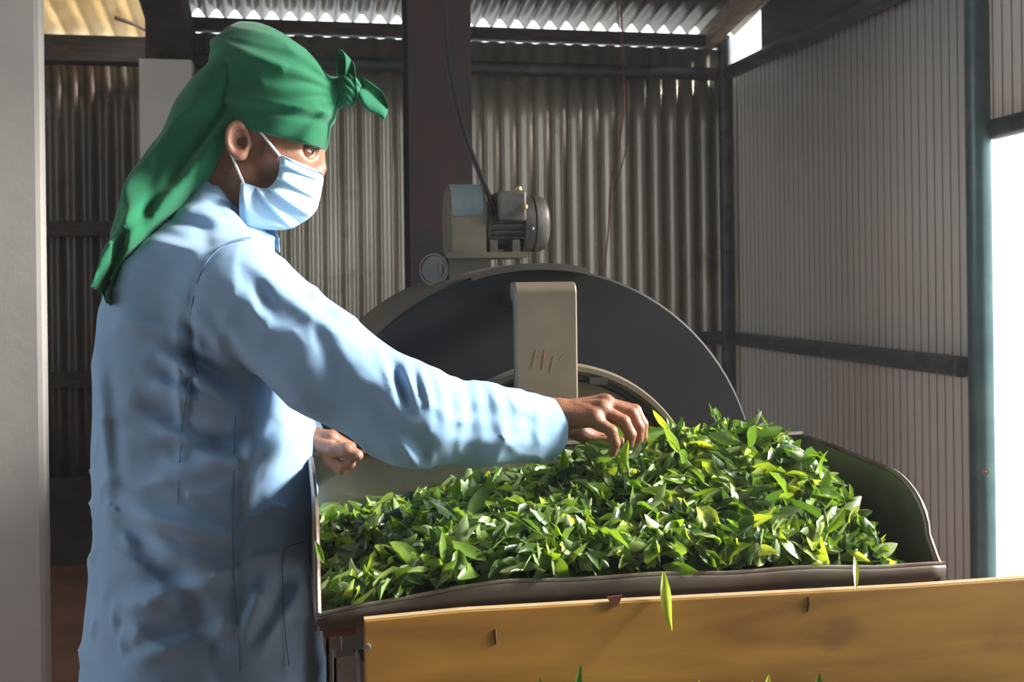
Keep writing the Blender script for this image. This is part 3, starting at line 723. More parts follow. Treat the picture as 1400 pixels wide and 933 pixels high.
# left hand on the rim of the pan
lo, hi = Q(385, 665, 1.76), Q(515, 570, 1.76)
G = grid((lo[0], 1.66, lo[2]), (hi[0], 1.86, hi[2]), .0019)
D = cone(G, Q(380, 604, 1.785), Q(428, 606, 1.765), .026, .0225)
mc = [Q(452, 600, 1.738), Q(453, 598, 1.760), Q(450, 600, 1.782), Q(446, 603, 1.802)]
pp = [Q(478, 614, 1.742), Q(479, 612, 1.764), Q(474, 613, 1.786), Q(468, 616, 1.806)]
dp = [Q(481, 630, 1.748), Q(482, 628, 1.770), Q(477, 630, 1.791), Q(470, 632, 1.810)]
tp = [Q(471, 642, 1.752), Q(472, 641, 1.773), Q(467, 641, 1.793), Q(461, 642, 1.810)]
palm = None
for i in range(4):
    c = cone(G, Q(428, 606, 1.752 + .010 * i), mc[i], .017, .0125); palm = c if palm is None else smin(palm, c, .012)
D = smin(D, palm, .015)
fing = None
for i in range(4):
    fg = chain(G, [mc[i], pp[i], dp[i], tp[i]], [.0110, .0095, .0085, .0074], .002); fing = fg if fing is None else smin(fing, fg, .0008)
D = smin(D, fing, .003)
th_a, th_b = Q(474, 616, 1.708), Q(489, 623, 1.706)
th = chain(G, [Q(432, 610, 1.735), Q(455, 616, 1.715), Q(474, 616, 1.708), Q(489, 623, 1.706)], [.0165, .0120, .0112, .0090], .003)
th = smin(th, ell(G, Q(474, 616, 1.708), (.0125, .0125, .0122)), .003)
D = smin(D, th, .004)
D = smin(D, chain(G, [Q(450, 628, 1.722), Q(466, 640, 1.714), Q(479, 634, 1.712)], [.0125, .0100, .0085], .005), .004)
Vl, Fl = surf(G, D)

# trunk, arms and legs under the clothes
G = grid((-.62, 1.38, .02), (.10, 2.06, 1.42), .014)
def loft(G, prof, yc0, n=2.3, axis_off=None):
    """stack of superellipses: prof rows (height, left, right, depth half-width)"""
    X, Y, Z = G; pr = sorted(prof); zs = [p[0] for p in pr]
    c = np.interp(Z, zs, [(p[1] + p[2]) / 2 for p in pr]); a = np.interp(Z, zs, [(p[2] - p[1]) / 2 for p in pr])
    b = np.interp(Z, zs, [p[3] for p in pr]); yo = np.interp(Z, zs, [p[4] if len(p) > 4 else 0 for p in pr])
    k = (np.abs((X - c) / a) ** n + np.abs((Y - yc0 - yo) / b) ** n) ** (1 / n)
    d = (k - 1) * np.minimum(a, b)
    return np.maximum(d, np.maximum(Z - zs[-1], zs[0] - Z)).astype(np.float32)
def row(py, xl, xr, b, yo=0):
    A = q(xl, py, YM_); B = q(xr, py, YM_); return ((A[2] + B[2]) / 2, A[0], B[0], b, yo)
torso = [row(255, 270, 330, .060), row(285, 250, 328, .080), row(310, 228, 343, .115), row(335, 208, 358, .160), row(362, 184, 378, .190), row(395, 166, 390, .198), row(430, 155, 398, .200),
         row(500, 146, 410, .192), row(570, 144, 421, .186), row(640, 143, 428, .186), row(700, 141, 431, .188), row(780, 137, 435, .192), row(850, 132, 441, .198), row(933, 127, 445, .205), row(1100, 118, 452, .215)]
inner = [(z, a + .06, b - .06, c - .065, y) for (z, a, b, c, y) in torso if z > .75]
D = loft(G, inner, YM_, 2.1)
SH, EL, CU = Q(325, 403, 1.555), Q(558, 567, 1.515), Q(752, 587, 1.632)
LSH, LEL = Q(330, 400, 1.86), Q(318, 590, 1.93)
LCU = Q(414, 605, 1.79)
D = smin(D, cone(G, SH + np.array([-.02, .03, -.02]), EL, .042, .036), .03); D = smin(D, cone(G, EL, W1, .036, .025), .02)
D = smin(D, cone(G, LSH + np.array([-.02, -.03, -.02]), LEL, .042, .036), .03); D = smin(D, cone(G, LEL, Q(428, 606, 1.765), .040, .025), .02)
for s in (-1, 1):
    hip = np.array([-.455, YM_ + s * .075, .84]); kn = np.array([-.44, YM_ + s * .10, .48]); an = np.array([-.47, YM_ + s * .105, .10])
    D = smin(D, cone(G, hip, kn, .070, .052), .03); D = smin(D, cone(G, kn, an, .056, .036), .02)
    D = smin(D, cone(G, an, an + np.array([.12, 0, -.05]), .034, .028), .02)
Vt, Ft = surf(G, D)
V = np.concatenate([Vh, Vr, Vl, Vt]); n1, n2, n3 = len(Vh), len(Vh) + len(Vr), len(Vh) + len(Vr) + len(Vl)
Fq = np.concatenate([Fh, Fr_ + n1, Fl + n2, Ft + n3])
body = link('body', toroom(V), Fq, M_skin, worker)
# eyes, brow, nail
for s in (-1, 1):
    c = q2(425.5, 208.5, s * .032)
    ctr = Vector(tw(c)); ax = Vector(tw((1.0, s * .15, -.08))) .normalized()
    e = MB().lathe(ctr - ax * .0104, ax, [(.0104 - .0104 * math.cos(t), .0104 * math.sin(t)) for t in np.linspace(0, math.pi, 14)], 20).build('eye', M_eyew, body)
    MB().lathe(ctr, ax, [(.0080, .0070), (.0095, .0052), (.0105, .0025), (.0108, 0)], 16).build('iris', M_iris, body)
    bp = [q2(437, 195, s * .018), q2(435, 191, s * .028), q2(428, 191, s * .042), q2(420, 195, s * .052)]
    bp = [tuple(tw(p)) for p in bp]
    MB().tube(spline(bp, 4), .0030, 6).build('eyebrow', M_hair, body)
    lp = [tuple(tw(p)) for p in (q2(440.5, 206.5, s * .026), q2(439.5, 205, s * .032), q2(434, 205.5, s * .042), q2(428, 208, s * .0465))]
    MB().tube(spline(lp, 4), .0016, 5).build('eyelash', M_hair, body)
def nail(c, d, up, sx, sy):
    c, d, up = Vector(tw(c)), Vector(tw(d) if False else d).normalized(), Vector(up).normalized(); s = d.cross(up).normalized(); V = []; Fc = []
    for i in range(5):
        for j in range(5):
            a, b = (i / 4 - .5) * 2, (j / 4 - .5) * 2; e = (1 - .25 * a * a)
            V.append(c + d * sx * a * .5 + s * sy * b * .5 * e - up * (.0022 * b * b + .0006 * a * a))
    for i in range(4):
        for j in range(4): Fc.append((i * 5 + j, i * 5 + j + 1, i * 5 + j + 6, i * 5 + j + 5))
    o = link('nail', V, Fc, M_nail, body); solid(o, .0008); return o
t0_, t1_ = np.array(tw(th_a)), np.array(tw(th_b)); dd = Vector(t1_ - t0_).normalized()
nail(th_b + np.array([0.000, -.0078, .0040]), dd, Vector(tw((0, -1, .55))), .013, .0115)
# hair at the nape and temple
G = grid((q2(255, 100)[0], 1.60, q2(300, 262)[2]), (q2(345, 100)[0], 1.80, q2(300, 140)[2]), .004)
Dh = ell(G, q2(346, 152), (.078, .0735, .080), tl); Dh = smin(Dh, cone(G, q2(306, 190), q2(292, 232), .050, .045), .02)
px, py = proj(G)
Dh = smax(Dh, (px - (322 - .42 * (py - 190))) * MM, .006)
meshsdf('hair', G, Dh, M_hair, worker, 1)

# coat -------------------------------------------------------------
Hc = .0045
lo = q(80, 1080, 1.70)
G = grid((lo[0] - .02, 1.41, .56), (q(775, 600, 1.65)[0], 2.03, 1.50), Hc)
D = loft(G, torso, YM_, 2.25)
X, Y, Z = G; PXg, PYg = proj(G)
# shoulder yoke
D = smin(D, cone(G, Q(292, 338, 1.61), SH + np.array([-.012, .02, .004]), .046, .078), .05)
D = smin(D, cone(G, Q(292, 338, 1.80), LSH, .046, .078), .05)
body_d = D.copy()
MIDU = Q(435, 493, 1.528)
sl = smin(cone(G, SH, MIDU, .079, .0725), cone(G, MIDU, EL, .0725, .0645), .02)
FMID = Q(655, 581, 1.565)
sl = smin(sl, smin(cone(G, EL, FMID, .0645, .0565), cone(G, FMID, CU, .0570, .0475), .02), .03)
cd = (CU - FMID) / np.linalg.norm(CU - FMID)
along = (X - CU[0]) * cd[0] + (Y - CU[1]) * cd[1] + (Z - CU[2]) * cd[2]
sl = smax(sl, (along - .004).astype(np.float32), .006)
sl = smax(sl, -cone(G, CU - cd * .035, CU + cd * .08, .034, .0405), .003)
# sleeve folds
sf = [(521, 488, 546, 556, 6, .0065), (538, 492, 556, 560, 7, -.005), (553, 498, 574, 566, 6, .0055), (574, 503, 590, 560, 6, .007), (598, 500, 612, 600, 8, .0035), (622, 505, 634, 590, 8, .003),
      (648, 510, 660, 610, 9, .003), (676, 516, 684, 590, 8, .0022), (704, 522, 714, 610, 9, .002), (730, 530, 740, 620, 8, .0016),
      (560, 585, 590, 625, 12, -.007), (545, 600, 572, 640, 8, .006), (480, 470, 552, 590, 14, .006), (430, 430, 470, 545, 16, -.005), (392, 405, 480, 470, 10, .005),
      (330, 350, 420, 430, 12, .005), (300, 372, 390, 470, 14, .004), (268, 430, 330, 520, 10, .007), (285, 470, 400, 560, 14, -.006), (350, 380, 372, 440, 9, -.004), (440, 440, 500, 540, 12, .004),
      (600, 560, 740, 575, 10, -.003), (610, 600, 745, 608, 9, .003), (500, 520, 560, 610, 10, -.005)]
folds(G, sl, sf, 1.66, 1.15)
sl -= wob(G, 26, .0016, 3)
# far sleeve
s2 = smin(cone(G, LSH, LEL, .075, .066), cone(G, LEL, LCU, .064, .046), .03)
ld = (LCU - LEL) / np.linalg.norm(LCU - LEL); al2 = (X - LCU[0]) * ld[0] + (Y - LCU[1]) * ld[1] + (Z - LCU[2]) * ld[2]
s2 = smax(s2, (al2 - .002).astype(np.float32), .005)
bf = [(150, 430, 262, 470, 14, .004), (215, 480, 322, 560, 10, .010), (235, 470, 330, 530, 9, -.010), (205, 520, 318, 570, 11, .008), (190, 545, 300, 610, 12, -.007), (215, 585, 322, 640, 10, .007), (200, 620, 330, 600, 12, -.006), (205, 660, 420, 600, 16, .006),
      (175, 700, 330, 742, 12, .008), (160, 690, 230, 800, 14, -.008), (190, 745, 330, 790, 13, .006), (230, 760, 300, 900, 16, -.009), (165, 830, 290, 800, 15, .007), (200, 860, 320, 880, 14, -.006), (180, 905, 330, 850, 12, .006),
      (330, 470, 322, 933, 7, -.0035), (242, 430, 250, 640, 7, .005), (260, 440, 262, 560, 5, -.004), (330, 880, 370, 780, 13, .006), (350, 900, 420, 790, 11, .006), (372, 760, 400, 870, 14, -.005),
      (355, 560, 330, 700, 12, .006), (400, 570, 350, 660, 12, .005), (135, 500, 150, 700, 10, .004), (290, 250, 350, 330, 10, .004), (225, 300, 320, 320, 9, -.004), (205, 330, 285, 345, 9, .004), (270, 300, 300, 370, 10, -.003)]
folds(G, body_d, bf, 1.72, 1.9)
low = np.clip((1.30 - Z) / .25, .25, 1)
body_d -= low * (crease(G, (-.35, .2, 1.0), 34, .0075, 2) + crease(G, (.55, .1, .8), 46, .0055, 5) - .003)
sl -= crease(G, (.9, .2, -.2), 60, .0028, 9) + crease(G, (.5, .0, .8), 40, .003, 12)
# armhole seam
for a_, b_ in zip([(345, 323), (305, 335), (277, 365), (262, 410), (260, 455)], [(305, 335), (277, 365), (262, 410), (260, 455), (268, 500)]):
    d_, t_, s_ = seg2(PXg, PYg, a_, b_)
    body_d += (.0035 * np.exp(-(d_ / 4.5) ** 2) * (Y < 1.66)).astype(np.float32)
body_d -= wob(G, 15, .0045, 1)
# flare and wave towards the hem
hem = np.clip((1.0 - Z) / .45, 0, 1); ang = np.arctan2(Y - YM_, X + .45)
body_d -= (hem * .009 * np.sin(ang * 7 + .6 + 2 * Z)).astype(np.float32)
D = smin(body_d, sl, .022); D = smin(D, s2, .03)
# collar opening and hollow hem
D = smax(D, -cone(G, q2(310, 200), q2(320, 300), .066, .050), .004)
D = smax(D, (.60 - Z).astype(np.float32), .003)
D = smax(D, -np.maximum(body_d + .012, Z - .74), .004)
# back vent
vx, vz = q(108, 860, 1.66)[0], q(100, 760, 1.66)[2]
coat = meshsdf('coat', G, D, M_coat, worker, 1)
tag(coat, 'light blue cotton work coat')
# collar: a folded band following the neck
def band(name, cs, m, parent, thick=.003, lift=None):
    V, Fc = [], []; n = len(cs[0])
    for r in cs: V += [tuple(tw(p)) for p in r]
    for j in range(len(cs) - 1):
        for i in range(n - 1): Fc.append((j * n + i, j * n + i + 1, (j + 1) * n + i + 1, (j + 1) * n + i))
    o = link(name, V, Fc, m, parent); s = o.modifiers.new('s', 'SOLIDIFY'); s.thickness = thick; s.offset = 0
    b = o.modifiers.new('b', 'SUBSURF'); b.levels = b.render_levels = 1
    return o
colr = []
for (dx, dz, k) in ((-.002, .000, 1.0), (.002, .009, .97), (-.006, .012, 1.02), (-.014, .000, 1.10), (-.021, -.016, 1.20)):
    r = []
    for t in np.linspace(-.47, .47, 31):
        a_ = t * 2 * math.pi                       # 0 = nape, ends at the throat
        fx = -math.cos(a_); ry = .072 * k; rx = .062 * k
        drop = (1 - math.cos(a_)) / 2
        c = q2(300 + 50 * drop, 241 + 98 * drop ** 1.05)
        r.append(np.array([c[0] + fx * rx * .55 + dx * .3, YM_ + math.sin(a_) * ry, c[2] + dz + .004]))
    colr.append(r)
collar = band('collar', colr, M_coat, coat)
def seam(pts, depth_fn, name, r=.0009):
    mb = MB(); mb.tube([tw(p) for p in pts], r, 5); return mb.build(name, M_stitch, coat)
# find the coat's near surface for stitched details
CG = G; CD = D
def near(px, py):
    a, b = ray(px, py); ys = np.arange(1.42, 1.80, .002)
    xs, zs = a * ys, CAMZ + b * ys
    i = ((xs - X[0, 0, 0]) / Hc).astype(int).clip(0, X.shape[0] - 1); j = ((ys - 1.41) / Hc).astype(int).clip(0, X.shape[1] - 1); k = ((zs - .56) / Hc).astype(int).clip(0, X.shape[2] - 1)
    v = CD[i, j, k]; m = np.argmax(v < 0.0015)
    return q(px, py, ys[m] - .0022)
for nm, pl in (('pocket_seam', [(388, 750), (386, 780), (387, 830), (391, 880), (396, 916)]), ('pocket_seam', [(388, 750), (402, 745), (418, 740)]),
               ('side_seam', [(322, 560), (320, 640), (318, 720), (320, 800), (326, 870), (328, 925)]), ('back_seam', [(262, 505), (252, 560), (246, 620), (243, 700)]),
               ('armhole_seam', [(345, 325), (322, 328), (303, 337), (284, 354), (270, 384), (262, 420), (259, 455), (264, 490), (272, 515)])):
    pts = []
    for a_, b_ in zip(pl[:-1], pl[1:]):
        for t in np.linspace(0, 1, 5)[:-1]: pts.append(near(a_[0] + (b_[0] - a_[0]) * t, a_[1] + (b_[1] - a_[1]) * t))
    pts.append(near(*pl[-1]))
    pts = [np.mean(pts[max(0, i - 1):i + 2], axis=0) for i in range(len(pts))]
    seam(pts, None, nm, .0008 if nm != 'armhole_seam' else .0012)
# loose flap of the back vent
fl_ = []
for t, (xl, xr) in zip(np.linspace(0, 1, 8), [(136, 150), (133, 150), (129, 150), (125, 150), (121, 150), (116, 150), (111, 150), (104, 148)]):
    py_ = 752 + t * 280
    fl_.append([q(xl + (xr - xl) * s_, py_, 1.60 + .10 * (1 - s_) + .015 * math.sin(3 * t + 3 * s_)) for s_ in np.linspace(0, 1, 5)])
band('vent_flap', fl_, M_coat, coat, .002)

# trousers and shoes
G = grid((-.62, 1.52, .03), (-.30, 1.88, .80), .008)
D = None
for s in (-1, 1):
    hip = np.array([-.455, YM_ + s * .082, .72]); kn = np.array([-.445, YM_ + s * .10, .46]); an = np.array([-.465, YM_ + s * .105, .09])
    c = smin(cone(G, hip, kn, .080, .074), cone(G, kn, an, .076, .066), .02); D = c if D is None else smin(D, c, .01)
D -= wob(G, 22, .003, 5); D = smax(D, (.06 - G[2]).astype(np.float32), .004)
meshsdf('trousers', G, D, M_trouser, worker, 1)
for s in (-1, 1):
    G = grid((-.56, YM_ + s * .105 - .07, -.01), (-.20, YM_ + s * .105 + .07, .14), .005)
    y0 = YM_ + s * .105
    D = smin(cone(G, (-.49, y0, .035), (-.27, y0, .028), .040, .036), cone(G, (-.48, y0, .05), (-.46, y0, .10), .042, .042), .03)
    D = smax(D, (.002 - G[2]).astype(np.float32), .003)
    meshsdf('shoe', G, D, M_shoe, worker, 1)

# head scarf ---------------------------------------------------------
G = grid((q2(245, 100)[0], 1.575, q2(300, 222)[2]), (q2(480, 100)[0], 1.83, q2(300, 18)[2]), .0032)
X, Y, Z = G
tb_ = math.radians(14.0); o_ = q2(366, 189)
e1 = (X - o_[0]) * math.cos(tb_) - (Z - o_[2]) * math.sin(tb_); e2 = (X - o_[0]) * math.sin(tb_) + (Z - o_[2]) * math.cos(tb_)
u1, u2 = e1 / MM, e2 / MM
pr = [(-2, -84, 83, .0815), (12, -88, 84, .085), (24, -90, 82, .088), (42, -93, 80, .091), (60, -95, 78, .092), (90, -99, 67, .088), (113, -98, 49, .079), (130, -90, 24, .062), (142, -76, -8, .040), (150, -62, -34, .012)]
hs = [p[0] for p in pr]
c_ = np.interp(u2, hs, [(p[1] + p[2]) / 2 for p in pr]); a_ = np.interp(u2, hs, [(p[2] - p[1]) / 2 for p in pr]); b_ = np.interp(u2, hs, [p[3] for p in pr])
k = (np.abs((u1 - c_) / a_) ** 2.15 + np.abs((Y - YM_) / b_) ** 2.15) ** (1 / 2.15)
D = (k - 1) * np.minimum(a_ * MM, b_)
D = smax(D, ((u2 - 149) * MM), .01)
# wrapped layers converge on the knot at the front
th_ = np.arctan2(u2 - 84, 92 - u1); rad = np.hypot(u2 - 84, 92 - u1)
D -= .0024 * np.sin(th_ * 15 + .012 * rad) * np.clip(rad / 40, 0, 1) * np.clip(2.2 - rad / 90, 0, 1)
D -= .0030 * np.exp(-((u2 - 38 - .12 * u1) / 5) ** 2) - .003 * np.exp(-((u2 - 27 - .12 * u1) / 5) ** 2)
D -= .004 * np.exp(-((u2 - 92 + .15 * u1) / 6) ** 2) * (u1 < 20)
D -= wob(G, 30, .0018, 8) + crease(G, (.25, .0, 1.0), 55, .0030, 17) * np.clip((u2 - 25) / 30, 0, 1)
D = smin(D, cone(G, q2(448, 128), q2(470, 116), .030, .014), .012)
D = smax(D, ((-u2) * MM).astype(np.float32), .0025)
scarf = meshsdf('headscarf', G, D.astype(np.float32), M_scarf, worker, 1)
tag(scarf, 'green cotton headscarf knotted at the front')
# the long tail down the back
G = grid((q2(110, 430)[0], 1.46, q2(300, 436)[2]), (q2(370, 100)[0], 1.86, q2(300, 18)[2]), .0040)
X, Y, Z = G
cl = [(343, 66, 28, .055), (318, 95, 44, .080), (290, 140, 58, .092), (263, 185, 55, .090), (238, 232, 50, .085), (215, 276, 43, .095), (198, 314, 34, .10), (182, 350, 25, .095), (175, 384, 17, .085), (176, 408, 11, .07)]
C = spline([(a[0], a[1]) for a in cl], 6); Wd = spline([(a[2], a[3]) for a in cl], 6)
PXg, PYg = proj(G); best = np.full(X.shape, 1e9, np.float32); U = np.zeros_like(best); Wp = np.zeros_like(best) + 1; Wb = np.zeros_like(best) + .05; T = np.zeros_like(best)
px = (X / 1.63 * F) + 700 ; py = 383 + 5.0 - (Z - CAMZ) / 1.63 * F     # measured on the middle plane
for i in range(len(C) - 1):
    d_, t_, s_ = seg2(px, py, C[i], C[i + 1])
    m = d_ < best; best = np.where(m, d_, best); U = np.where(m, s_, U)
    Wp = np.where(m, Wd[i][0] + (Wd[i + 1][0] - Wd[i][0]) * t_, Wp); Wb = np.where(m, Wd[i][1] + (Wd[i + 1][1] - Wd[i][1]) * t_, Wb); T = np.where(m, (i + t_) / len(C), T)
YC = YM_ - .085 * np.clip((T - .35) / .5, 0, 1)
k = (np.abs(best / Wp) ** 2.2 + np.abs((Y - YC) / Wb) ** 2.2) ** (1 / 2.2)
D = (k - 1) * np.minimum(Wp * MM, Wb)
phase = np.clip(U / Wp, -1.2, 1.2)
D -= .0060 * np.exp(-((phase - .62) / .16) ** 2) - .0065 * np.exp(-((phase - .25 + .5 * (T - .5)) / .17) ** 2)
D -= .0045 * np.sin(phase * 5 + T * 9 + 1.2) * np.clip(T * 3, 0, 1) * .7
D -= .005 * np.exp(-((T - .62 - .12 * phase) / .05) ** 2) - .004 * np.exp(-((T - .52 - .2 * phase) / .05) ** 2)
D -= wob(G, 24, .003, 4) + crease(G, (.8, .3, -.5), 42, .0055, 21, 2.5)
tailm = meshsdf('scarf_tail', G, D.astype(np.float32), M_scarf, scarf, 3)
# knot with loop and free end
def sheetloft(name, rows, m, parent, thick=.0022):
    return band(name, rows, m, parent, thick)
G = grid((q2(440, 100)[0], 1.64, q2(450, 160)[2]), (q2(505, 100)[0], 1.76, q2(450, 55)[2]), .0022)
D = ell(G, q2(476, 122, -.004), (.019, .020, .024), .4)
D = smin(D, cone(G, q2(463, 128, -.002), q2(478, 112, -.012), .012, .010), .006)
D = smin(D, cone(G, q2(460, 143, -.006), q2(476, 141, -.010), .010, .006), .008)
D -= .0015 * np.sin((G[0] + G[2]) * 500)
meshsdf('knot', G, D.astype(np.float32), M_scarf, scarf, 1)
# loop standing up: a ribbon that rises on the left, folds at the top and comes down on the right
lp = [((461, 122), (463, 126), .004), ((456, 92), (470, 98), .012), ((457, 70), (476, 88), .010), ((462, 66), (482, 82), -.006), ((473, 72), (488, 92), -.018), ((476, 92), (489, 108), -.022), ((472, 112), (490, 124), -.020), ((476, 130), (492, 132), -.016), ((480, 147), (490, 142), -.012)]
rows = []
for a_, b_, dy in lp:
    rows.append([q2(a_[0] + (b_[0] - a_[0]) * s_, a_[1] + (b_[1] - a_[1]) * s_, dy + .010 * math.sin(s_ * 3.1)) for s_ in np.linspace(0, 1, 5)])
sheetloft('scarf_loop', rows, M_scarf, scarf)
lp = [((488, 104), (490, 132), .000), ((497, 106), (495, 142), -.008), ((506, 112), (502, 152), -.002), ((516, 118), (512, 156), .006), ((524, 126), (520, 160), .010), ((530, 142), (526, 166), .012)]
rows = []
for a_, b_, dy in lp:
    rows.append([q2(a_[0] + (b_[0] - a_[0]) * s_, a_[1] + (b_[1] - a_[1]) * s_, dy + .010 * math.sin(s_ * 5.5)) for s_ in np.linspace(0, 1, 6)])
sheetloft('scarf_end', rows, M_scarf, scarf)

# face mask: pleats fan out from the cheek ---------------------------
inn = [(396, 219), (395.5, 229), (395, 238), (393, 247), (388, 256), (381, 262), (372, 262.5), (362, 259.5), (354, 257), (347, 256)]
out = [(442, 236), (443, 247), (441, 259), (438, 273), (434, 287), (424, 299), (411, 308), (395, 316), (370, 317), (344, 315)]
inn = spline(inn, 8); out = spline(out, 8)
rows = []
N = len(inn)
for half in (-1,):
    for i in range(N):
        t = i / (N - 1); r = []
        pl = (t * 5.0 + .25) % 1.0
        pl = pl ** 1.5
        yin = -.070 - .010 * t; yout = -.004 if t < .66 else -.004 - .066 * ((t - .66) / .34) ** 1.0
        for s_ in np.linspace(0, 1, 12):
            a = inn[i] + (out[i] - inn[i]) * s_
            y = yin + (yout - yin) * (1 - math.cos(s_ * math.pi / 2)) ** .9
            y -= (.012 * pl + .007) * math.sin(s_ * math.pi) ** .8
            r.append(q2(a[0], a[1], y))
        rows.append(r)
# far half mirrored through the face's middle
full = []
for r in rows:
    mir = [np.array([p[0], 2 * YM_ - p[1], p[2]]) for p in r[::-1]]
    full.append(list(r) + mir[1:])
mask = band('face_mask', full, M_mask, worker, .0012)
tag(mask, 'pale blue pleated face mask')
for i_, (a0, b0) in enumerate((((367, 183, -.0785), (396, 221, -.071)), ((331, 209, -.0835), (349, 257, -.073)))):
    for s in (-1, 1):
        p0 = q2(a0[0], a0[1], a0[2] * -s); p1 = q2(b0[0], b0[1], b0[2] * -s)
        mid = (p0 + p1) / 2 + np.array([0, s * .0015, 0])
        MB().tube([tw(p) for p in (p0, mid, p1)], .0020, 8).build('ear_loop', M_loop, mask)
tp_ = [q2(396, 219, -.0705), q2(412, 226, -.071), q2(428, 232, -.052), q2(440, 236, -.020), q2(443, 237, 0)]
MB().tube([tw(p) for p in spline(tp_, 4)], .0011, 6).build('nose_wire', M_mask, mask)

# ---------------------------------------------------------------- tea leaves
rng = random.Random(11); nr = np.random.RandomState(7)
HX = [.03, .09, .15, .22, .35, .50, .62, .71, .768, .808, .86]
HYs = [1.335, 1.37, 1.45, 1.60, 1.74]
HZ = np.array([
    [.942, .956, .968, .976, .980, .976, .970, .964, .958, .945, .936],
    [.950, .965, .982, .996, 1.006, 1.010, 1.008, 1.004, .985, .945, .936],
    [.950, .958, .985, 1.008, 1.025, 1.042, 1.058, 1.066, 1.045, .950, .936],
    [.940, .940, .958, 1.000, 1.040, 1.078, 1.102, 1.104, 1.080, .975, .940],
    [.995, 1.005, 1.010, 1.015, 1.030, 1.060, 1.085, 1.090, 1.075, 1.010, .945]])
def hz(x, y):
    x = min(max(x, HX[0]), HX[-1]); y = min(max(y, HYs[0]), HYs[-1])
    i = max(0, min(len(HX) - 2, int(np.searchsorted(HX, x) - 1))); j = max(0, min(len(HYs) - 2, int(np.searchsorted(HYs, y) - 1)))
    a = (x - HX[i]) / (HX[i + 1] - HX[i]); b = (y - HYs[j]) / (HYs[j + 1] - HYs[j])
    a = a * a * (3 - 2 * a); b_ = b
    z = (HZ[j, i] * (1 - a) + HZ[j, i + 1] * a) * (1 - b_) + (HZ[j + 1, i] * (1 - a) + HZ[j + 1, i + 1] * a) * b_
    return z + .010 * mnoise.noise(Vector((x * 13, y * 13, 1))) + .006 * mnoise.noise(Vector((x * 34, y * 34, 5)))
def hn(x, y):
    e = .01; return Vector((hz(x - e, y) - hz(x + e, y), hz(x, y - e) - hz(x, y + e), 2 * e)).normalized()

def leaf_geo(L, Wd, fold=.5, curl=.6, twist=.3, nl=7, nw=4, stalk=0.0, r=None):
    """a tea leaf: pointed oval, folded on its midrib, curling along its length"""
    V, Fc = [], []; p = Vector((0, 0, 0)); ang = 0.0
    for i in range(nl + 1):
        t = i / nl; wd = Wd * .5 * (math.sin(math.pi * min(1, t * .96 + .03)) ** .75) * (1 - .30 * t + .1 * math.sin(t * 3))
        if i == nl: wd = .0003
        if i == 0: wd = max(wd, .0012)
        ang = curl * (t - .2); tx = twist * t
        for j in range(nw + 1):
            s = -1 + 2 * j / nw
            lift = abs(s) ** 1.3 * wd * fold * (1 + .18 * math.sin(t * 17 + s * 2))
            x = s * wd * math.sqrt(max(.05, 1 - min(.9, fold * .45)))
            c, sn = math.cos(tx), math.sin(tx)
            x, l2 = x * c - lift * sn, x * sn + lift * c
            V.append((p.x - l2 * math.sin(ang), x, p.z + l2 * math.cos(ang)))
        p = p + Vector((math.cos(ang), 0, math.sin(ang))) * (L / nl)
    for i in range(nl):
        for j in range(nw): a = i * (nw + 1) + j; Fc.append((a, a + nw + 1, a + nw + 2, a + 1))
    return np.array(V), Fc
def rand_leaf(k=1.0, nl=7, nw=4):
    L = rng.uniform(.034, .064) * k; return leaf_geo(L, L * rng.uniform(.34, .52), rng.uniform(.15, 1.1), rng.uniform(-1.8, 1.4), rng.uniform(-.9, .9), nl, nw)

def orient(n, spread=.55):
    """leaf's own z roughly along n, heading at random"""
    z = (n + Vector((rng.gauss(0, spread), rng.gauss(0, spread), rng.gauss(0, spread)))).normalized()
    x = Vector((rng.gauss(0, 1), rng.gauss(0, 1), rng.gauss(0, 1) * .7)); x = (x - z * x.dot(z)).normalized(); y = z.cross(x)
    if rng.random() < .34: z, y = -z, -y
    return Matrix((x, y, z)).transposed()

def blocked(x, y, z):
    """keep leaves off the sheet metal"""
    return x < PX0 + .004 or x > PX1 - .004 or y > PB - .004

# the mass under the top layer
def leaf_mass(name, count, sampler, m, label, group=None, kk=1.0):
    V, Fc, T = [], [], []; n = 0
    for _ in range(count):
        x, y, z, nrm = sampler()
        v, f = rand_leaf(kk, 5, 2)
        R = np.array(orient(nrm, .6)); v = v @ R.T
        v = v - v.mean(0) + np.array([x, y, z])
        if (v[:, 0] < PX0 + .003).any() or (v[:, 0] > PX1 - .003).any() or (v[:, 1] > PB - .004).any():
            v[:, 0] = np.clip(v[:, 0], PX0 + .003, PX1 - .003); v[:, 1] = np.minimum(v[:, 1], PB - .004)
        if name == 'tea_leaf_heap':
            lz = np.interp(v[:, 0], [.03, .10, .18, .26, .36, .50, .65, .78, .86], [-.010, .001, .013, .019, .020, .016, .009, .003, 0]) + ZR + .006
            c_ = (v[:, 2] < lz) & (v[:, 1] < PF + .012); v[c_, 1] = PF + .012
        low = v[:, 2] < ZF + .004; v[low, 2] = ZF + .004
        V.append(v); Fc += [tuple(i + n for i in g) for g in f]; n += len(v); T += [min(1, max(0, rng.gauss(.52, .30)))] * len(v)
    V = np.concatenate(V)
    o = link(name, V, Fc, m); at = o.data.attributes.new('tint', 'FLOAT', 'POINT'); at.data.foreach_set('value', T)
    return tag(o, label, 'tea leaves', group, 'stuff')
def s_pan():
    while True:
        x = rng.uniform(PX0 + .01, .845); y = rng.uniform(PF + .006, PB - .008)
        z = hz(x, y)
        if z < ZF + .012 and rng.random() < .8: continue
        n = hn(x, y)
        if rng.random() > min(1.0, .45 / max(.25, n.z) ): continue
        return x, y, z - abs(rng.gauss(0, .012)) + .004, n
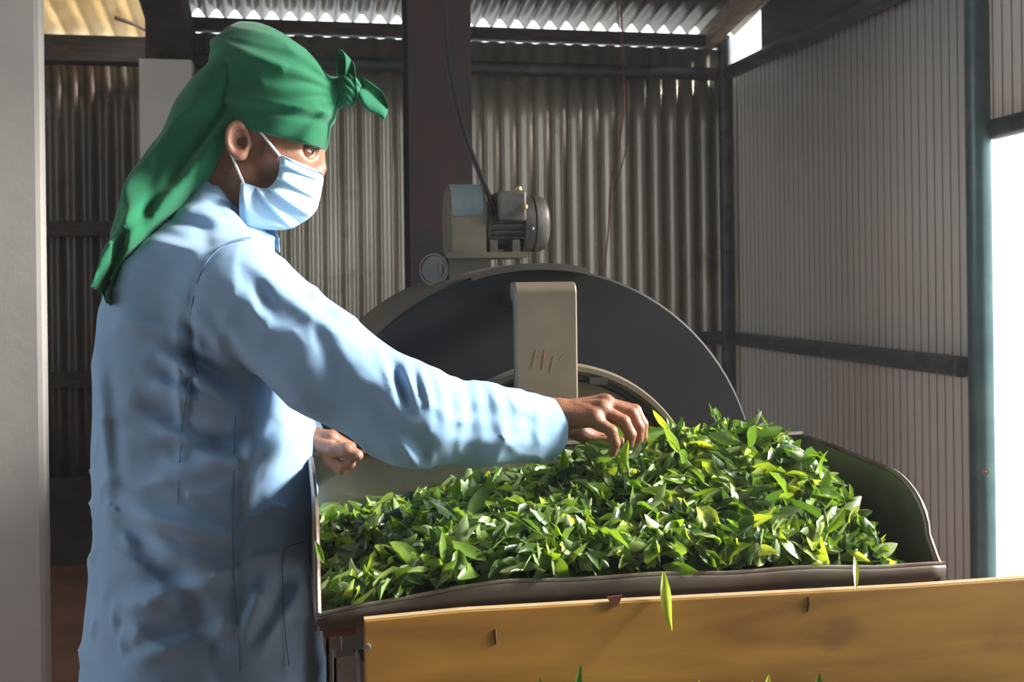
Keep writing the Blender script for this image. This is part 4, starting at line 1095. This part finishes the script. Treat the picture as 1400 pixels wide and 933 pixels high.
leaf_mass('tea_leaf_heap', 3900, s_pan, M_leafmass, 'dense heap of fresh green tea leaves filling the steel pan')
# the packed core of the heap, so that no light falls through
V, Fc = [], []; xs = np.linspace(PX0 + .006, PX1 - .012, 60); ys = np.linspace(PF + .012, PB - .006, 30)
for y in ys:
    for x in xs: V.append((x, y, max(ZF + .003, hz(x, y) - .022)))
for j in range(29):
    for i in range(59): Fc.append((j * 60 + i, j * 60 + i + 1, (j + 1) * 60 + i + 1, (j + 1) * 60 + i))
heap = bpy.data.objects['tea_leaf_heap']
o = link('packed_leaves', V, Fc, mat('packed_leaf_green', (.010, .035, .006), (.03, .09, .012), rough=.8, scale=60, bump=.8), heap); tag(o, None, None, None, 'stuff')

# countable leaves and shoots on top
LEAFS = []
for k in range(15):
    L_ = rng.uniform(.045, .060); kind_ = k % 3
    v, f = leaf_geo(L_, L_ * rng.uniform(.34, .48), (.22, 1.15, .5)[kind_] * rng.uniform(.8, 1.2), (.3, -.4, rng.choice((-1.9, 1.7)))[kind_] * rng.uniform(.8, 1.2), rng.uniform(-.7, .7), 10, 4); me = bpy.data.meshes.new('tea_leaf'); me.from_pydata([tuple(a) for a in v], [], f); me.materials.append(M_leaf)
    me.polygons.foreach_set('use_smooth', [True] * len(me.polygons)); LEAFS.append(me)
def stem_mesh(L, bend):
    pts = [Vector((L * t, bend * t * t * L, .1 * L * math.sin(t * 3))) for t in np.linspace(0, 1, 6)]
    mb = MB().tube(pts, [.0014, .0014, .0013, .0011, .0009, .0007], 6); me = bpy.data.meshes.new('tea_shoot'); me.from_pydata([tuple(a) for a in mb.v], [], mb.f); me.materials.append(M_stem)
    me.polygons.foreach_set('use_smooth', [True] * len(me.polygons)); return me, pts
SHOOTS = []
for k in range(7):
    L = rng.uniform(.030, .055); me, pts = stem_mesh(L, rng.uniform(-.5, .5)); kids = []
    kn = 2 if k % 3 == 0 else 3
    for j in range(kn):
        t = (.35, .68, .92)[j] if kn == 3 else (.45, .85)[j]
        p = pts[int(t * 5)]; az = j * 2.4 + rng.uniform(-.4, .4); el = rng.uniform(.35, .8)
        R = Euler((az, 0, 0)).to_matrix() @ Euler((0, -el, 0)).to_matrix()
        kids.append(('leaf', rng.choice(LEAFS), p, R.to_euler(), rng.uniform(.7, 1.0)))
    v, f = leaf_geo(.022, .005, 1.4, .2, .6, 6, 2); bm = bpy.data.meshes.new('bud'); bm.from_pydata([tuple(a) for a in v], [], f); bm.materials.append(M_leaf)
    bm.polygons.foreach_set('use_smooth', [True] * len(bm.polygons)); kids.append(('bud', bm, pts[-1], Euler((0, -.2, 0)), 1.0))
    SHOOTS.append((me, kids))
def put_leaf(loc, R, sc, label, group, k=None, tint=.5):
    o = bpy.data.objects.new('tea_leaf', LEAFS[rng.randrange(len(LEAFS)) if k is None else k]); COL.objects.link(o); o.location = loc; o.rotation_euler = R.to_euler(); o.scale = (sc,) * 3; o.color = (tint, tint, tint, 1)
    return tag(o, label, 'tea leaf', group)
def put_shoot(loc, R, sc, label, group, k=None, tint=.5):
    me, kids = SHOOTS[rng.randrange(len(SHOOTS)) if k is None else k]
    o = bpy.data.objects.new('tea_shoot', me); COL.objects.link(o); o.location = loc; o.rotation_euler = R.to_euler(); o.scale = (sc,) * 3
    tag(o, label, 'tea shoot', group)
    for nm, km, p, e, s_ in kids:
        c = bpy.data.objects.new(nm, km); COL.objects.link(c); c.parent = o; c.location = p; c.rotation_euler = e; c.scale = (s_,) * 3; t_ = min(1, max(0, tint + rng.uniform(-.1, .1) + (.15 if nm == 'bud' else 0))); c.color = (t_, t_, t_, 1)
    return o
def zone(x, y):
    if x > .72: return ('by the right end of the pan lip' if y < 1.44 else 'at the right end of the heap'), 'leaves at the right end of the heap'
    if x < .20: return ('by the pan lip nearest the coat' if y < 1.46 else 'at the low far end beside the left hand'), 'leaves at the left end of the heap'
    if y < 1.41: return 'along the front lip ' + ('below the sleeve' if x < .40 else 'beside the hanging leaf' if x < .62 else 'right of the hanging leaf'), 'leaves along the front lip'
    if y > 1.58: return ('on the crest under the hand' if .36 < x < .58 else 'on the high crest of the heap' if x >= .58 else 'on the back of the low part'), 'leaves on the crest of the heap'
    return 'on the slope ' + ('below the elbow' if x < .36 else 'below the reaching hand' if x < .54 else 'under the high crest'), 'leaves on the slope of the heap'
TINTS = (('dark green', .12), ('mid green', .38), ('light green', .62), ('yellow green', .88))
FOLDS = ['flat' , 'folded', 'curled']
used = set()
done = []; nleaf = nshoot = 0; tries = 0
while nleaf < 212 or nshoot < 84:
    tries += 1
    x = rng.uniform(PX0 + .03, .835); y = PF + .012 + (PB - PF - .03) * rng.random() ** 1.35
    z = hz(x, y)
    if z < ZF + .02 or any((x - a) ** 2 + (y - b) ** 2 < .0145 ** 2 for a, b in done) and tries < 60000: continue
    n = hn(x, y); zn, g = zone(x, y); done.append((x, y))
    sh = nshoot < 84 and rng.random() < .3
    R = orient((n + Vector((0, -.25, .1))).normalized(), .45)
    ext = R @ Vector((.045, 0, 0))
    if x + ext.x < PX0 + .012 or x + ext.x > PX1 - .012 or y + ext.y > PB - .012: R = Matrix.Rotation(math.pi, 3, 'Z') @ R
    if sh and (x < PX0 + .06 or x > PX1 - .07 or y > PB - .05): continue
    if sh:
        for _ in range(12):
            k_ = rng.randrange(7); tn, tv = rng.choice(TINTS[:3] + TINTS[1:3]); sz = rng.choice((.72, .88, 1.06))
            lb_ = {.72: 'short ', .88: '', 1.06: 'long '}[sz] + tn + ' shoot with ' + ('two' if k_ % 3 == 0 else 'three') + ' leaves ' + zn
            if lb_ not in used: break
        used.add(lb_)
        put_shoot((x, y, z + .005), R, sz, lb_, g.replace('leaves', 'shoots'), k_, tv); nshoot += 1
    elif nleaf < 212:
        for _ in range(12):
            k_ = rng.randrange(15); sz = rng.choice((.64, .80, 1.0)); tn, tv = rng.choice(TINTS + TINTS[1:3])
            lb_ = {.64: 'small', .80: 'middling', 1.0: 'large'}[sz] + ' ' + FOLDS[k_ % 3] + ' ' + tn + ' leaf ' + zn
            if lb_ not in used: break
        co = np.array([v.co for v in LEAFS[k_].vertices]) * sz @ np.array(R).T + np.array((x, y, z + .006))
        if co[:, 0].min() < PX0 + .005 or co[:, 0].max() > PX1 - .005 or co[:, 1].max() > PB - .005: continue
        put_leaf((x, y, z + .006), R, sz, lb_, g, k_, tv); nleaf += 1; used.add(lb_)

def aim(p, to, up=(0, -1, .3), roll=0.0):
    x = (Vector(to) - Vector(p)).normalized(); z = Vector(up); z = (z - x * z.dot(x)).normalized(); y = z.cross(x)
    return Matrix.Rotation(roll, 3, x) @ Matrix((x, y, z)).transposed()
def special(name, p, to, Wd, fold, curl, twist, label, bright=.6):
    L = (Vector(to) - Vector(p)).length; v, f = leaf_geo(L, Wd, fold, curl, twist, 10, 4); R = aim(p, to); 
    v = v @ np.array(R).T + np.array(p); o = link(name, v, f, M_leaf, origin=p); o.color = (bright,) * 3 + (1,); tag(o, label, 'tea leaf'); return o
special('tea_leaf', PY(907, 782, 1.318), PY(916, 866, 1.292), .016, .5, .5, .8, 'long narrow pale leaf hanging over the front lip of the pan', .9)
special('tea_leaf', PY(1168, 762, 1.330), PY(1172, 806, 1.296), .009, .4, -.3, .3, 'small yellow green leaf hanging over the lip at the right end', .95)
special('tea_leaf', PY(1158, 752, 1.36), PY(1190, 770, 1.33), .012, .4, .3, .3, 'bright yellow green leaf tip reaching past the right end of the heap', 1.0)
special('tea_leaf', PY(768, 650, 1.60), PY(770, 612, 1.58), .018, .5, .2, .2, 'upright pointed green leaf standing under the reaching hand')
special('tea_leaf', PY(622, 684, 1.60), PY(625, 652, 1.58), .016, .4, .2, .1, 'small upright green leaf standing on the low part of the heap')
special('tea_leaf', PY(443, 770, 1.36), PY(430, 738, 1.352), .009, .4, .2, .2, 'thin green leaf leaning on the left side panel')
special('tea_leaf', PY(905, 775, 1.35), PY(955, 782, 1.325), .019, .3, -.4, .2, 'broad green leaf lying across the front lip above the hanging leaf')
p0, p1 = PY(962, 590, 1.62), PY(991, 573, 1.60)
tag(MB().tube([p0, (Vector(p0) + Vector(p1)) / 2 + Vector((0, 0, .0015)), p1], [.0022, .002, .0026], 8).build('cut_twig', M_stem, origin=p0), 'bare cut green twig sticking out from the top of the heap', 'twig')
# leaves held under the fingers
for wh_, (a_, b_, y_) in zip(('below the palm', 'under the little finger', 'past the fingertips, lying higher', 'past the fingertips, lying lower', 'in front of the little finger', 'below the cuff side of the palm'), (((800, 606), (842, 612), 1.585), ((820, 596), (858, 618), 1.60), ((850, 590), (905, 588), 1.61), ((872, 600), (915, 585), 1.60), ((835, 612), (880, 618), 1.575), ((788, 612), (826, 624), 1.59))):
    special('tea_leaf', PY(*a_, y_), PY(*b_, y_ + .01), .017, .5, rng.uniform(-.6, .6), .3, 'green leaf turned over by the spreading hand, ' + wh_)['group'] = 'leaves under the fingers'

# leaves in the wooden bin; only the tips reach into view
def s_bin():
    x = rng.uniform(bl + .04, 1.45); y = rng.uniform(.91, 1.28)
    z = .66 + .10 * (y - .9) / .4 + .02 * math.sin(x * 9) + .02 * mnoise.noise(Vector((x * 8, y * 8, 3)))
    return x, y, z - abs(rng.gauss(0, .01)), Vector((0, -.2, 1)).normalized()
_a, _b, _c, _d = PX0, PX1, PB, ZF
PX1 = 1.7; PB = 1.30; ZF = .56
leaf_mass('tea_leaf_fill', 1500, s_bin, M_leafmass, 'loose green tea leaves lying in the wooden bin')
PX0, PX1, PB, ZF = _a, _b, _c, _d
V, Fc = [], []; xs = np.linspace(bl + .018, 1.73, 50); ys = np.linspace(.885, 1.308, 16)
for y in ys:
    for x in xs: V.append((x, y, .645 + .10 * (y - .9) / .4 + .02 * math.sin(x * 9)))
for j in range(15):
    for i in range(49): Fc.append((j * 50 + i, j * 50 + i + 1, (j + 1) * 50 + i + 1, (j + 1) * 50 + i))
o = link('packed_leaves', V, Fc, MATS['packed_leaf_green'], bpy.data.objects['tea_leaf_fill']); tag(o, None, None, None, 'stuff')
YT = 1.292
for (px_, py_, w_, lb, yd) in ((738, 926, .014, 'broad dark green leaf tip leftmost at the foot of the plywood board', 0), (793, 907, .010, 'narrow pale leaf tip standing against the plywood board', 0),
                   (955, 929, .016, 'rounded pale leaf tip at the foot of the plywood board', 0), (1028, 930, .009, 'small cream leaf bud beside the yellow leaf tip at the board foot', 0),
                   (1050, 922, .016, 'bright yellow leaf tip at the foot of the plywood board', 0), (1119, 919, .018, 'dark green pointed leaf tip rightmost at the foot of the plywood board', 0)):
    b_ = PY(px_ - 8, py_ + 70, YT - .01); b_.z = min(b_.z, .86)
    s_ = special('tea_leaf', b_, PY(px_, py_, YT), w_ * 1.25, .4, .15, .2, lb, .95 if px_ == 1050 else .85 if px_ in (955, 1028) else .35)
    MB().tube([(b_.x + .01, 1.24, .73), (b_.x + .004, 1.27, (b_.z + .73) / 2), tuple(b_)], .0015, 6).build('stem', M_stem, s_)
